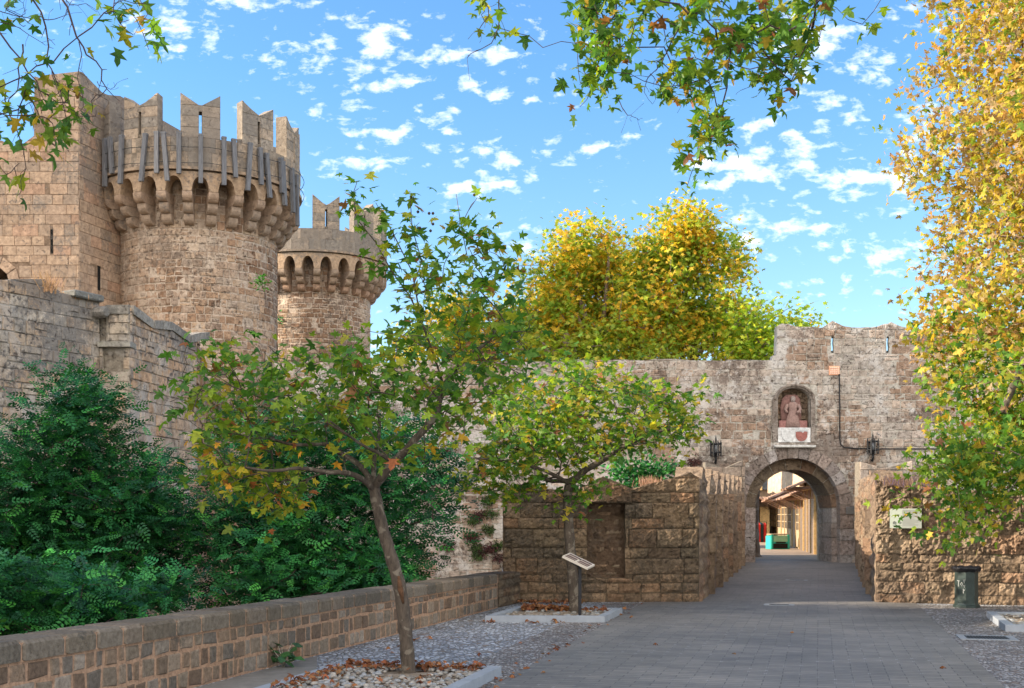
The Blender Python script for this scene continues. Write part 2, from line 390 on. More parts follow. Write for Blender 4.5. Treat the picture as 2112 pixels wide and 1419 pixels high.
def slab(mb, mp, outline, holes, d0, d1, col, mat=0):      # extruded polygon in (u, v)
    loops = [outline]+list(holes); flat = [p for l in loops for p in l]
    tri = tessellate_polygon([[Vector((x, y, 0)) for x, y in l] for l in loops]); n = len(flat)
    vs = [mp(x, y, d0) for x, y in flat]+[mp(x, y, d1) for x, y in flat]; fs = []
    for a, b, c in tri:
        A, B, C = flat[a], flat[b], flat[c]
        if (B[0]-A[0])*(C[1]-A[1])-(B[1]-A[1])*(C[0]-A[0]) < 0: a, b, c = a, c, b
        fs.append((a, b, c)); fs.append((a+n, c+n, b+n))
    k = 0
    for l in loops:
        for i in range(len(l)):
            a, b = k+i, k+(i+1) % len(l); fs.append((a, a+n, b+n, b))
        k += len(l)
    mb.add(vs, fs, col, mat)
def archpoly(cx, zs, rad, zb, n=20):
    return [(cx-rad, zb), (cx-rad, zs)]+[(cx-rad*math.cos(math.pi*i/n), zs+rad*math.sin(math.pi*i/n)) for i in range(1, n)]+[(cx+rad, zs), (cx+rad, zb)]
class Plane:                                               # vertical wall plane, u runs left to right seen from camera
    def __init__(s, a, b):
        s.o = Vector((a[0], a[1])); s.d = (Vector((b[0], b[1]))-s.o); s.len = s.d.length; s.d.normalize()
        s.n = Vector((s.d.y, -s.d.x))
    def __call__(s, u, v, d=0):
        p = s.o+s.d*u+s.n*d; return Vector((p.x, p.y, v))
    def uv(s, px, py):
        a = (px-CX)/F; u = (a*s.o.y-s.o.x)/(s.d.x-a*s.d.y); Y = s.o.y+u*s.d.y
        return (u, EYE-(py-HY)/F*Y)
def topfn(pts):
    xs = [p[0] for p in pts]; ys = [p[1] for p in pts]
    return lambda u: float(np.interp(u, xs, ys))
def ragged(pts, rng, step=.35, amp=.04):
    f = topfn(pts); xs = sorted(set([p[0] for p in pts]+list(np.arange(pts[0][0], pts[-1][0], step))))
    keep = set(p[0] for p in pts)
    return [(x, f(x)+(0 if x in (pts[0][0], pts[-1][0]) else rng.uniform(-amp, amp)*(0.4 if x in keep else 1))) for x in xs]

# ================================================================== SETTING
# ground sheets
def pebblemat(name, c1, c2, mort, sc):
    m, t, b = newmat(name); p = geo(t)
    pv = vmt(t, 'ADD', p, vmt(t, 'MULTIPLY', nz(t, p, 6, 2, .5, 0, 1), (.03, .03, 0)))
    vo = N(t, 'ShaderNodeTexVoronoi'); vo.inputs['Scale'].default_value = sc; L(t, vmt(t, 'MULTIPLY', pv, (1.25, .8, 0)), vo.inputs['Vector'])
    ve = N(t, 'ShaderNodeTexVoronoi', feature='DISTANCE_TO_EDGE'); ve.inputs['Scale'].default_value = sc; L(t, vmt(t, 'MULTIPLY', pv, (1.25, .8, 0)), ve.inputs['Vector'])
    s = N(t, 'ShaderNodeSeparateColor'); L(t, vo.outputs['Color'], s.inputs[0])
    c = ramp(t, s.outputs[0], .05, .95, c1, c2, 'LINEAR')
    c = mixc(t, ramp(t, s.outputs[1], .93, .95), c, (.26, .20, .16))
    e = ramp(t, ve.outputs['Distance'], .03, .16)
    c = mixc(t, e, mort, c); c = mixc(t, 1, c, ramp(t, nz(t, p, .7, 4), .3, .7, (.75, .75, .76), (1.2, 1.2, 1.2), 'LINEAR'), 'MULTIPLY')
    L(t, c, b.inputs['Base Color']); b.inputs['Roughness'].default_value = .7
    bump(t, b, mth(t, 'ADD', ramp(t, ve.outputs['Distance'], .0, .35), mth(t, 'MULTIPLY', s.outputs[2], .4)), 1, .03)
    return m
M['pebble'] = pebblemat('pebble_mosaic', (.20, .23, .27), (.62, .66, .72), (.17, .16, .15), 13)
M['pebble2'] = pebblemat('pebble_border', (.15, .155, .16), (.50, .50, .50), (.15, .125, .11), 17)
def pavemat():
    m, t, b = newmat('road_pavers'); p = geo(t)
    mp = N(t, 'ShaderNodeMapping'); mp.inputs['Rotation'].default_value = (0, 0, R(14.2)); L(t, p, mp.inputs[0])
    wob = vmt(t, 'ADD', mp.outputs[0], vmt(t, 'MULTIPLY', nz(t, p, 1.2, 3, .5, 0, 1), (.03, .03, 0)))
    br = N(t, 'ShaderNodeTexBrick'); L(t, wob, br.inputs['Vector'])
    br.offset = .5; br.inputs['Scale'].default_value = 1; br.inputs['Brick Width'].default_value = .36; br.inputs['Row Height'].default_value = .14
    br.inputs['Mortar Size'].default_value = .006; br.inputs['Mortar Smooth'].default_value = .4
    br.inputs['Color1'].default_value = (.140, .138, .134, 1); br.inputs['Color2'].default_value = (.195, .188, .176, 1); br.inputs['Mortar'].default_value = (.06, .062, .065, 1)
    # pale joint dashes along the running joints
    b2 = N(t, 'ShaderNodeTexBrick'); L(t, wob, b2.inputs['Vector']); b2.offset = .5
    b2.inputs['Scale'].default_value = 1; b2.inputs['Brick Width'].default_value = .36; b2.inputs['Row Height'].default_value = .14; b2.inputs['Mortar Size'].default_value = .014
    s = N(t, 'ShaderNodeSeparateXYZ'); L(t, wob, s.inputs[0])
    rowf = mth(t, 'FRACT', mth(t, 'DIVIDE', s.outputs[1], .14)); mid = mth(t, 'MULTIPLY', mth(t, 'GREATER_THAN', rowf, .12), mth(t, 'LESS_THAN', rowf, .88))
    dash = mth(t, 'MULTIPLY', mth(t, 'MULTIPLY', b2.outputs['Fac'], mid), ramp(t, nz(t, p, 1.3, 4, .6), .48, .62))
    c = mixc(t, 1, br.outputs['Color'], ramp(t, nz(t, p, .45, 7, .7, .3), .3, .7, (.66, .67, .69), (1.32, 1.28, 1.22), 'LINEAR'), 'MULTIPLY')
    c = mixc(t, 1, c, ramp(t, nz(t, vmt(t, 'MULTIPLY', p, (3, 14, 1)), 3, 5, .7), .3, .7, (.8, .8, .8), (1.2, 1.2, 1.2), 'LINEAR'), 'MULTIPLY')
    c = mixc(t, mth(t, 'MULTIPLY', dash, .5), c, (.36, .355, .35))
    L(t, c, b.inputs['Base Color']); b.inputs['Roughness'].default_value = .62; b.inputs['Specular IOR Level'].default_value = .35
    h = mth(t, 'SUBTRACT', mth(t, 'MULTIPLY', nz(t, p, 18, 6, .7), .35), br.outputs['Fac']); bump(t, b, h, .8, .008)
    return m
M['road'] = pavemat()
M['earth'] = simple('moat_earth', (.12, .095, .06), .95, 0, .5, 1.2, .05)
M['concrete'] = simple('concrete_strip', (.20, .19, .175), .9, 0, .2, 5, .006)
M['soil'] = simple('planter_soil', (.24, .19, .14), .95, 0, .3, 16, .02)
M['street'] = simple('street_stone', (.36, .28, .21), .85, 0, .25, 3, .01)
def sheet(name, poly, z, mat, thick=0, parent=None):
    mb = MB(); n = len(poly); mp = lambda u, v, d: Vector((u, v, z+d))
    if thick: slab(mb, mp, poly, [], 0, -thick, (.3, .3, .3))
    else: mb.add([(x, y, z) for x, y in poly], [tuple(range(n))])
    o = mb.build(name, mat, parent)
    return tag(o, kind='structure')
PX = lambda Y: .16+.281*(Y-23.7)          # plaza face of the low parapet
sheet('ground', [(-900, -900), (900, -900), (900, 1500), (-900, 1500)], -3.2, M['earth'])
sheet('plaza_terrain', [(PX(-6)-.2, -6), (30, -6), (60, 44), (60, 130), (2, 130), (2, 46.6), (-.3, 46.6), (-.3, 24.6), (PX(23.7)-.2, 23.7)], -.004, M['pebble'], 3.1)
rl = lambda Y: .247*Y-3.06; rr = lambda Y: .256*Y+1.80
sheet('road', [(rl(-4), -4), (rr(-4), -4), (rr(23.3), 23.3), (7.3, 24), (12.3, 43), (12.3, 46), (8, 46), (8, 43), (3.4, 23.9), (rl(23.3)-.1, 23.6)], .004, M['road'])
sheet('pebble_border', [(rl(-4)-.75, -4), (rl(-4), -4), (rl(22.9), 22.9), (rl(23.3), 23.55), (rl(22.9)-.75, 23.4)], .001, M['pebble2'])
sheet('pebble_verge', [(rr(-4), -4), (28, -4), (28, 18), (rr(22.9)+.1, 22.9), (rr(22.9), 22.9)], .001, M['pebble2'])
sheet('concrete_strip', [(PX(-5), -5), (PX(-5)+1.2, -5), (PX(9)+1.15, 9), (PX(13)+.75, 13), (PX(14.6)+.05, 14.6)], .0025, M['concrete'])
sheet('street', [(5, 46), (17, 46), (26, 125), (8, 125)], .008, M['street'])

# ---- low parapet
rng = random.Random(3)
para = thing('parapet_wall', (PX(14), 14, 0), 'long low stone parapet with pale mortar joints running beside the pebble paving', 'parapet')
P = Plane((PX(4.5), 4.5), (PX(22.2), 22.2)); LN = P.len
ptop = lambda u: .76-.0075*u
mb = MB(); mcol = (.37, .235, .155); dh = P.uv(613, 1340)[0]
hole = ('r', dh-.1, .0, dh+.1, .17)
slab(mb, P, [(0, -.2), (dh-.09, -.2), (dh-.09, .16), (dh+.09, .16), (dh+.09, -.2), (LN, -.2), (LN, ptop(LN)-.17), (0, ptop(0)-.17)], [], 0, -.42, mcol)
lay(mb, P, 0, LN, 0.0, .57, .19, .20, rng, 'para', top=lambda u: ptop(u)-.185, holes=[hole], gap=.034, dep=(.004, .016), bev=.012, jit=.012, hv=.06, wv=.5)
mb.build('wall', M['para'], para)
mb = MB(); u = 0
while u < LN:
    w = rng.uniform(.3, .62); b = min(u+w, LN)-.012
    if b-u > .1:
        a, z0, z1 = u+.012, ptop(u)-.165, ptop(u); zb = ptop(b); z2 = rng.uniform(-.006, .006)
        e = .03; rr_ = []
        for uu, ins in ((a, .012), (a+.025, 0), (b-.025, 0), (b, .012)):
            zt = ptop(uu)+z2
            rr_.append([P(uu, z0+ins, .028-ins), P(uu, zt-e-ins, .03-ins), P(uu, zt-ins, .03-e-ins), P(uu, zt-ins, -.43+e+ins), P(uu, zt-e-ins, -.43+ins), P(uu, z0+ins, -.43+ins)])
        mb.loft(rr_[::-1], pick(rng, 'capp'))
    u += w
slab(mb, P, [(0, ptop(0)-.17), (LN, ptop(LN)-.17), (LN, ptop(LN)-.02), (0, ptop(0)-.02)], [], .012, -.40, mcol)
mb.build('coping', M['para'], para)
# old end of the parapet, against the gate's outwork
end = thing('parapet_end', (PX(23), 23, 0), 'weathered darker end stretch of the low parapet meeting the outwork', 'parapet')
P2 = Plane((PX(22.25), 22.25), (PX(23.6)+.02, 23.55)); mb = MB()
slab(mb, P2, [(0, -.2), (P2.len, -.2), (P2.len, .60), (0, .62)], [], 0.0, -.45, (.2, .14, .1))
lay(mb, P2, 0, P2.len, 0, .6, .17, .34, rng, 'rough', dep=(.02, .05), gap=.02, sub=.06, amp=.02)
mb.build('wall', M['fort'], end)

# ---- gate wall
GY = 43.0; G = Plane((-8.45, GY), (30, GY)); gx = lambda px: (px-CX)/F*GY+8.45; gz = lambda py: EYE-(py-HY)/F*GY
gate = thing('gate_wall', (gx(1635)-8.45, GY, 0), 'high weathered grey and pink stone curtain wall pierced by the round arched gateway', 'wall')
rng = random.Random(11)
acx, aR = gx(1635), 1.68; azs = gz(944)-aR
tp = [(0, gz(748))]+[(gx(a), gz(b)) for a, b in ((700, 747), (900, 745), (1130, 744), (1360, 742), (1500, 742), (1592, 743), (1594, 733), (1601, 733), (1603, 672), (1612, 667), (1650, 676), (1695, 675), (1718, 662), (1735, 672), (1800, 676), (1820, 668), (1838, 665), (1858, 674), (1900, 678), (1960, 676), (2112, 678))]+[(38, gz(680))]
tr_ = ragged(tp[:6], rng, .4, .05)+ragged(tp[6:9], rng, 9, 0)+ragged(tp[9:], rng, .4, .05)
sl = [(gx(1717), gz(728), gz(694), .045), (gx(1831), gz(727), gz(694), .045)]
nic = (gx(1604), gx(1672)); nzs = gz(824); nR = (nic[1]-nic[0])/2; ncx = sum(nic)/2; nzb = gz(912)
outl = [(0, -3.2), (acx-aR, -3.2)]+archpoly(acx, azs, aR, -.5)+[(acx+aR, -3.2), (38.45, -3.2)]+tr_[::-1]
def slitpoly(s, rg):
    u, a, b, w = s; return [(u-w, a), (u+w, a), (u+w*1.1, a+(b-a)*.35), (u+w*.7, a+(b-a)*.6), (u+w*1.1, b), (u-w*.8, b), (u-w*1.2, (a+b)/2)]
npoly = [(nic[0], nzb), (nic[1], nzb)]+[(ncx+nR*math.cos(math.pi*i/14), nzs+nR*.72*math.sin(math.pi*i/14)) for i in range(0, 15)]
putl = [(gx(a), gz(b)) for a, b in ((1560, 898), (1712, 902), (1525, 942), (1710, 932), (1480, 985), (1345, 745+45), (1350, 800), (1450, 880), (1841, 798), (1885, 938), (1790, 700))]
mb = MB(); gm = (.42, .38, .34)
# two front layers: the face with niche hole, then the body
slab(mb, G, outl, [npoly]+[slitpoly(s, rng) for s in sl], 0, -.16, gm)
slab(mb, G, outl, [npoly]+[[(s[0]-.12, s[1]), (s[0]+.45, s[1]), (s[0]+.45, s[2]), (s[0]-.12, s[2])] for s in sl], -.162, -.45, gm)
acx2, aR2, azs2 = acx+.12, 1.40, 1.95
body = [(0, -3.2), (acx2-aR2, -3.2)]+archpoly(acx2, azs2, aR2, -.5)+[(acx2+aR2, -3.2), (38.45, -3.2), (38.45, gz(720)), (gx(1620), gz(720)), (gx(1618), gz(748)), (0, gz(750))]
slab(mb, G, body, [], -.452, -2.6, gm)
H = [('a', acx, azs, aR+.42, -.5), ('r', nic[0]-.22, nzb-.02, nic[1]+.22, nzs+nR*.72+.1)]+[('r', s[0]-.07, s[1], s[0]+.07, s[2]) for s in sl]
H += [('r', u-.1, v-.12, u+.12, v+.1) for u, v in putl[:3]]+[('r', u-.05, v-.05, u+.06, v+.05) for u, v in putl[3:]]
def gcol(u, v, rg):
    c = pick(rg, 'gate', .16); k = noise.fractal(Vector((u*.5, v*.7, 2)), 1, 2, 3)
    if k > .12 and v > 1: c = tuple(x*.6+y*.4 for x, y in zip(c, (.36, .33, .31)))
    if k < -.2: c = tuple(x*y for x, y in zip(c, (.72, .62, .55)))
    return c
lay(mb, G, 0, 38.4, -3.1, 12, .27, .36, rng, 'gate', top=topfn(tr_), holes=H, gap=.022, dep=(.001, .028), bev=.018, jit=.024, miss=.012, cfun=gcol, split=.15)
mb.build('wall', M['gate'], gate)
for u, v in putl[:6]:
    pass
# voussoirs + inner arch
mb = MB(); nv = 15
def vous(mb, cx, zs, r0, r1, n, d0, d1, pal, M_=G, gap=.012):
    for i in range(n):
        a0, a1 = math.pi*i/n+gap/r0, math.pi*(i+1)/n-gap/r0; c = pick(rng, pal); dd = d0+rng.uniform(0, .02); rr1 = r1+rng.uniform(-.03, .05)
        pts = lambda r: [(cx+r*math.cos(a), zs+r*math.sin(a)) for a in (a0, (a0+a1)/2, a1)]
        I, O = pts(r0), pts(rr1); poly = I+O[::-1]
        slab(mb, M_, [(p[0], p[1]) for p in poly[::-1]], [], dd, d1, c)
vous(mb, acx, azs, aR-.015, aR+.40, nv, .03, -.44, 'gate')
z = -.25
while z < azs-.02:
    h = min(rng.uniform(.42, .55), azs-z)
    for sgn in (-1, 1):
        w = rng.uniform(.42, .60); a = acx+sgn*(aR-.015); b = acx+sgn*(aR+w); lo, hi = min(a, b), max(a, b)
        slab(mb, G, [(lo, z+.012), (hi, z+.012), (hi, z+h-.01), (lo, z+h-.01)], [], .03+rng.uniform(0, .03), -.44, pick(rng, 'gate'))
    z += h
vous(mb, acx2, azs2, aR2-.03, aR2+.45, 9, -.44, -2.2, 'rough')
z = -.25
while z < azs2-.02:
    h = min(rng.uniform(.5, .65), azs2-z)
    for sgn in (-1, 1):
        a = acx2+sgn*(aR2-.03-rng.uniform(0, .02)); b = acx2+sgn*(aR2+.35); lo, hi = min(a, b), max(a, b)
        slab(mb, G, [(lo, z+.012), (hi, z+.012), (hi, z+h-.01), (lo, z+h-.01)], [], -.40, -2.2, pick(rng, 'gate'))
    z += h
ar = mb.build('arch', M['fort'], gate)
# niche lining and frame
mb = MB()
slab(mb, G, [(nic[0]-.05, nzb-.05), (nic[1]+.05, nzb-.05), (nic[1]+.05, nzs+.6), (nic[0]-.05, nzs+.6)], [], -.41, -.448, (.28, .2, .13))
lay(mb, lambda u, v, d: G(u, v, d-.41), nic[0], nic[1], nzb, nzs+.55, .2, .3, rng, 'fort', dep=(.01, .07), gap=.03, bev=.03, jit=.02)
fr = [(nic[0]-.20, nzb+.02), (nic[0], nzb+.02)]+[(nic[0], nzs)]+[(ncx-nR*math.cos(math.pi*i/12), nzs+nR*.72*math.sin(math.pi*i/12)) for i in range(1, 12)]+[(nic[1], nzs), (nic[1], nzb+.02), (nic[1]+.16, nzb+.02), (nic[1]+.16, nzs)]
fr += [(ncx+(nR+.13)*math.cos(math.pi*i/12), nzs+(nR*.72+.11)*math.sin(math.pi*i/12)) for i in range(1, 12)]+[(nic[0]-.20, nzs)]
slab(mb, G, fr, [], .035, -.05, (.42, .35, .29))
hood = [(ncx+(nR+.10)*math.cos(math.pi*(i/16)), nzs+(nR*.72+.08)*math.sin(math.pi*i/16)) for i in range(17)]
mb.tube([G(u, v, .06) for u, v in hood], .045, 8, (.38, .31, .25))
mb.build('niche', M['fort'], gate)
# marble sill
mb = MB(); mb.cbox(G(ncx, gz(921), .08), (nic[1]-nic[0])+.28, .26, .09, (.5, .5, .47), 0, 0, .02)
mb.build('sill', M['marble'], gate)

# statue
stt = thing('statue', G(ncx, gz(880), -.22), 'worn reddish stone statue of a robed standing figure in the niche above the arch', 'statue')
mb = MB(); c0 = G(ncx, gz(880), -.2); rc = (.29, .195, .17)
def ell(cx, cy, z, rx, ry, n=18, fold=0):
    return [Vector((cx+rx*(1+fold*math.sin(k*6*2*math.pi/n*1.0))*math.cos(2*math.pi*k/n), cy+ry*(1+fold*math.sin(k*5))*math.sin(2*math.pi*k/n), z)) for k in range(n)]
x, y, z = c0
mb.loft([ell(x, y, z, .27, .15, 24, .07), ell(x, y, z+.18, .25, .15, 24, .08), ell(x, y, z+.42, .19, .13, 24, .08), ell(x, y, z+.56, .145, .11, 24, .04), ell(x, y, z+.66, .15, .115, 24, .02), ell(x, y, z+.80, .19, .12, 24), ell(x, y, z+.86, .15, .1, 24), ell(x, y, z+.90, .06, .06, 24)], rc)
mb.tube([(x-.19, y, z+.80), (x-.27, y-.02, z+.62), (x-.22, y-.08, z+.5)], [.07, .06, .05], 8, rc)
mb.tube([(x+.19, y, z+.80), (x+.26, y-.03, z+.62), (x+.15, y-.14, z+.53)], [.07, .06, .05], 8, rc)
mb.tube([(x+.10, y-.15, z+.49), (x+.19, y-.15, z+.53), (x+.25, y-.13, z+.50)], [.05, .06, .04], 8, rc)
mb.build('body', M['redst'], stt, True)
mb = MB(); mb.loft([ell(x, y-.01, z+.885, .06, .06), ell(x, y-.02, z+.95, .085, .085), ell(x, y-.02, z+1.02, .09, .09), ell(x, y-.01, z+1.08, .07, .07), ell(x, y, z+1.10, .03, .03)], (.36, .30, .28)); mb.build('head', M['redst'], stt, True)
mb = MB(); mb.loft([ell(x-.03, y+.13, z, .37, .08), ell(x-.05, y+.13, z+.7, .38, .08), ell(x-.04, y+.13, z+1.02, .33, .07), ell(x-.02, y+.13, z+1.16, .2, .06)], (.30, .17, .15)); mb.build('mandorla', M['redst'], stt, True)
mb = MB(); mb.cbox((x, y-.02, z-.02+.12), (nic[1]-nic[0])-.16, .05, .26, (.30, .15, .135), 0, 0, .01)
for k in (-.18, .0, .2): mb.cbox((x+k, y-.06, z+.12), .02, .05, .25, (.2, .1, .09))
mb.build('balustrade', M['redst'], stt)
# heraldic relief
rel = thing('heraldic_relief', G(ncx, gz(912), 0), 'white marble block with two carved shields under the statue, one shield in red', 'relief')
mb = MB(); z0, z1 = gz(912), gz(882); slab(mb, G, [(nic[0]+.01, z0), (nic[1]-.01, z0), (nic[1]-.01, z1), (nic[0]+.01, z1)], [], .02, -.15, (.62, .63, .62)); mb.build('slab', M['marble'], rel)
def shield(cx, w, zt, zb, notch=False):
    pts = [(cx+w*math.cos(a), zb+(zt-zb)*.62*(1+math.sin(a))) for a in [math.pi*(1+i/12) for i in range(13)]]
    if notch: return pts+[(cx+w, zt-.02), (cx+w*.5, zt), (cx+w*.25, zt-.06), (cx-w*.1, zt-.02), (cx-w, zt-.02)]
    return pts+[(cx+w, zt), (cx-w, zt)]
mb = MB(); slab(mb, G, shield(nic[0]+.36, .23, z1-.02, z0+.02), [], .05, .015, (.55, .56, .55)); mb.build('shield', M['marble'], rel)
mb = MB(); slab(mb, G, shield(nic[1]-.33, .205, z1-.13, z0+.03, True), [], .045, .015, (.30, .12, .10)); tag(mb.build('shield', M['redst'], rel), 'red shield with a broken upper edge')
mb = MB(); slab(mb, G, [(nic[1]-.54, z1-.125), (nic[1]-.30, z1-.135), (nic[1]-.26, z1-.17), (nic[1]-.12, z1-.12), (nic[1]-.12, z1-.02), (nic[1]-.54, z1-.02)], [], .04, .015, (.48, .5, .5)); mb.build('shield_top', M['marble'], rel)

# lattice vent, its sunlit glow painted as a pale peach colour
lv = thing('lattice_vent', G(gx(1720), gz(772), 0), 'small terracotta lattice vent with a painted sunlit glow high on the gate wall under an arrow slit', 'vent')
mb = MB(); u0, u1, v0, v1 = gx(1711), gx(1729), gz(772), gz(757)
slab(mb, G, [(u0-.03, v0-.03), (u1+.03, v0-.03), (u1+.03, v1+.03), (u0-.03, v1+.03)], [], .046, 0, (.3, .14, .08)); mb.build('backing', M['clay'], lv)
mb = MB()
for i in range(5):
    for j in range(4): mb.cbox(G(u0+(i+.5)*(u1-u0)/5, v0+(j+.5)*(v1-v0)/4, .06), (u1-u0)/5-.015, .04, (v1-v0)/4-.015, (.8, .5, .4), 0, 0, .008)
mb.build('lattice', simple('glow_painted_clay', (.85, .62, .48), .6, 0, .1, 20, 0), lv)
# cable
cb = MB(); cable_pts = pts = [(1730, 772), (1731, 850), (1731, 905), (1733, 917), (1740, 923), (1760, 925), (1790, 926), (1850, 926), (1980, 926), (2060, 925)]
cb.tube([G(gx(a), gz(b), .07) for a, b in pts], .022, 6, (.02, .02, .02))
tag(cb.build('cable', M['iron'], None, True), 'thin black cable running down and along the gate wall', 'cable')
# bronze plaque
mb = MB(); mb.cbox(G(gx(1756), gz(1053), .05), .40, .06, .26, (.1, .11, .12), 0, 0, .01)
pq = mb.build('plaque', simple('dull_metal', (.16, .17, .18), .5, .5, .15, 9), None); tag(pq, 'small dark metal plaque on the stone right of the gateway', 'plaque')
mb = MB()
for k in range(5): mb.cbox(G(gx(1756), gz(1053)+.08-.04*k, .0815), .30-.04*(k % 2), .003, .012, (.1, .1, .1))
o_ = mb.build('inscription', M['ink'], pq)
# wall lanterns
for px, lab in ((1474, 'black iron wall lantern above the swallow-tailed outwork left of the arch'), (1796, 'black iron wall lantern beside the cable right of the arch')):
    base = G(gx(px), gz(955 if px < 1600 else 950), .25)
    t_ = thing('wall_lantern', base, lab, 'lantern', 'iron lanterns on the gate wall')
    x, y, z = base; mb = MB()
    mb.tube([(x, y+.24, z+.02), (x, y+.05, z-.02), (x, y, z+.1), (x, y, z+.25)], [.03, .035, .045, .05], 8); mb.lathe((x, y, z+.2), [(.03, 0), (.09, .04), (.12, .1), (.1, .12)], 8)
    mb.build('bracket', M['iron'], t_)
    mb = MB()
    for k in range(8):
        a = k*math.pi/4+.2; q = Vector((x+.19*math.cos(a), y+.19*math.sin(a), z+.22)); top = .80 if k % 2 else .72
        mb.tube([q, q+Vector((0, 0, top-.3+(.0))), q+Vector((0, 0, top-.22))], [.026, .026, .004], 5)
    for zz in (.36, .66):
        mb.tube([(x+.19*math.cos(a), y+.19*math.sin(a), z+zz) for a in [i*math.pi/8 for i in range(17)]], .024, 5)
    mb.tube([(x, y, z+.25), (x, y, z+.85), (x, y, z+.98)], [.03, .028, .004], 6)
    mb.build('cage', M['iron'], t_)
    mb = MB(); mb.lathe((x, y, z+.36), [(.03, 0), (.05, .05), (.05, .2), (.02, .28)], 10, (.3, .3, .28)); mb.build('lamp_glass', M['glass'], t_, True)

# ---- outworks in front of the gate
def stubtop(P, pts): return [P.uv(a, b) for a, b in pts]
A1, A2, B1, B2 = (-.18, 23.7), (3.66, 23.7), (3.66, 23.7), (8.20, 42.9)
ow = thing('outwork', (1.7, 23.7, 0), 'dark eroded stone outwork with a blocked doorway and zigzag side wall left of the road', 'outwork')
rng = random.Random(5); P = Plane(A1, A2)
tops = [(0, P.uv(1045, 1012)[1])]+stubtop(P, ((1090, 1006), (1140, 1010), (1180, 1008), (1197, 1008), (1245, 982), (1300, 1006), (1308, 1007), (1370, 992), (1425, 974)))+[(P.len, P.uv(1440, 985)[1])]
tops = ragged(tops, rng, .22, .02)
dl, dr = P.uv(1211, 0)[0], P.uv(1289, 0)[0]; dz0, dz1 = P.uv(1250, 1192)[1], P.uv(1250, 1036)[1]
mb = MB(); fm = (.17, .125, .085)
slab(mb, P, [(0, -3), (P.len, -3)]+tops[::-1], [[(dl, dz0), (dr, dz0), (dr, dz1), (dl, dz1)]], 0, -.9, fm)
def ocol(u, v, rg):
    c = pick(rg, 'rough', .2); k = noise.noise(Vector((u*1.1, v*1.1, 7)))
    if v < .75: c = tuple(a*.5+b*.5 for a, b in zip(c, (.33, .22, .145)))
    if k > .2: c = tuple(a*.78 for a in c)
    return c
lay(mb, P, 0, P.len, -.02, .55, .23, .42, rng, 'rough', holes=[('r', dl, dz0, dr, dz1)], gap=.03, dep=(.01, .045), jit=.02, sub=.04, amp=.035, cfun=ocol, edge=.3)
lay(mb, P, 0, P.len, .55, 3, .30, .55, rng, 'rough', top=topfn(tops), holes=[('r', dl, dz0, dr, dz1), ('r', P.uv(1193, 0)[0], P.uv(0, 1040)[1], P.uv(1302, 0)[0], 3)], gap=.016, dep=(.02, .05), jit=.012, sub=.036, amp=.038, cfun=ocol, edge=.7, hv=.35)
mb.build('front_wall', M['rough'], ow)
mb = MB(); lay(mb, lambda u, v, d: P(u, v, d-.22), dl, dr, dz0, dz1, .17, .3, rng, 'fort', gap=.02, dep=(.01, .03), jit=.01, sub=.05, amp=.015, cfun=lambda u, v, r: tuple(x*1.05 for x in pick(r, 'fort')))
slab(mb, P, [(dl, dz0), (dr, dz0), (dr, dz1), (dl, dz1)], [], -.20, -.6, (.22, .14, .09))
mb.build('blocked_doorway', M['fort'], ow)
mb = MB(); q = stubtop(P, ((1195, 1037), (1302, 1037), (1302, 1008), (1245, 988), (1195, 1005))); lt = topfn(q[2:][::-1])
slab(mb, P, q, [], .06, -.1, (.24, .18, .12)); lay(mb, lambda u, v, d: P(u, v, d+.06), q[0][0], q[1][0], q[0][1], 3, .6, 1.5, rng, 'rough', top=lt, dep=(.01, .03), gap=.01, sub=.04, amp=.05)
mb.build('lintel', M['rough'], ow)
mb = MB(); mb.box(P(0, tops[0][1]-.05, -.9), P.n.to_3d()*-.01+Vector((P.len, 0, 0)), (0, .8, 0), (0, 0, .02)); 
def passage(parent, a, b, side, n, z0, z1, pal, rng):
    # wall running back along the passage, its top cut in pointed teeth; side +1: visible face looks to +X
    D = Vector((b[0]-a[0], b[1]-a[1])); Ln = D.length; D.normalize(); nn = Vector((D.y, -D.x))*side
    def mpw(u, v, d=0):
        p = Vector(a)+D*u+nn*d; return Vector((p.x, p.y, v))
    seg = Ln/n; mb = MB(); teeth = []
    for i in range(n):
        u0 = i*seg; zz = z0+(z1-z0)*(i+.5)/n
        teeth += [(u0+.02, zz-.5), (u0+seg*.10, zz-.5), (u0+seg*.42, zz+.06), (u0+seg*.52, zz+.05), (u0+seg*.86, zz-.5), (u0+seg*.98, zz-.5)]
    teeth = [(0, teeth[0][1])]+teeth+[(Ln, teeth[-1][1])]
    slab(mb, mpw if side > 0 else (lambda u, v, d=0: mpw(u, v, d)), [(0, -.6), (Ln, -.6)]+teeth[::-1], [], 0, -.55, PAL[pal][0])
    lay(mb, mpw, 0, Ln, -.1, z1+.4, .34, .7, rng, pal, top=topfn(teeth), gap=.02, dep=(.015, .04), jit=.01, sub=.09, amp=.045)
    # upright ribs between embrasures
    for i in range(1, n):
        u0 = i*seg; zz = z0+(z1-z0)*(i)/n-.5
        vs = []
        hz = 0
        while hz < zz:
            h2 = min(hz+.3, zz); w = .16+rng.uniform(-.02, .02); dd = .15+rng.uniform(-.02, .02)
            mb.add([mpw(u0-w, hz, .0), mpw(u0-w*.6, hz, dd), mpw(u0+w*.6, hz, dd), mpw(u0+w, hz, 0), mpw(u0-w, h2, .0), mpw(u0-w*.6, h2, dd), mpw(u0+w*.6, h2, dd), mpw(u0+w, h2, 0)],
                   [(0, 1, 5, 4), (1, 2, 6, 5), (2, 3, 7, 6), (4, 5, 6, 7)], pick(rng, pal)); hz = h2
    return mb
mb = passage(ow, B1, B2, 1, 8, 2.6, 2.95, 'fort', rng); mb.build('side_wall', M['fort'], ow)
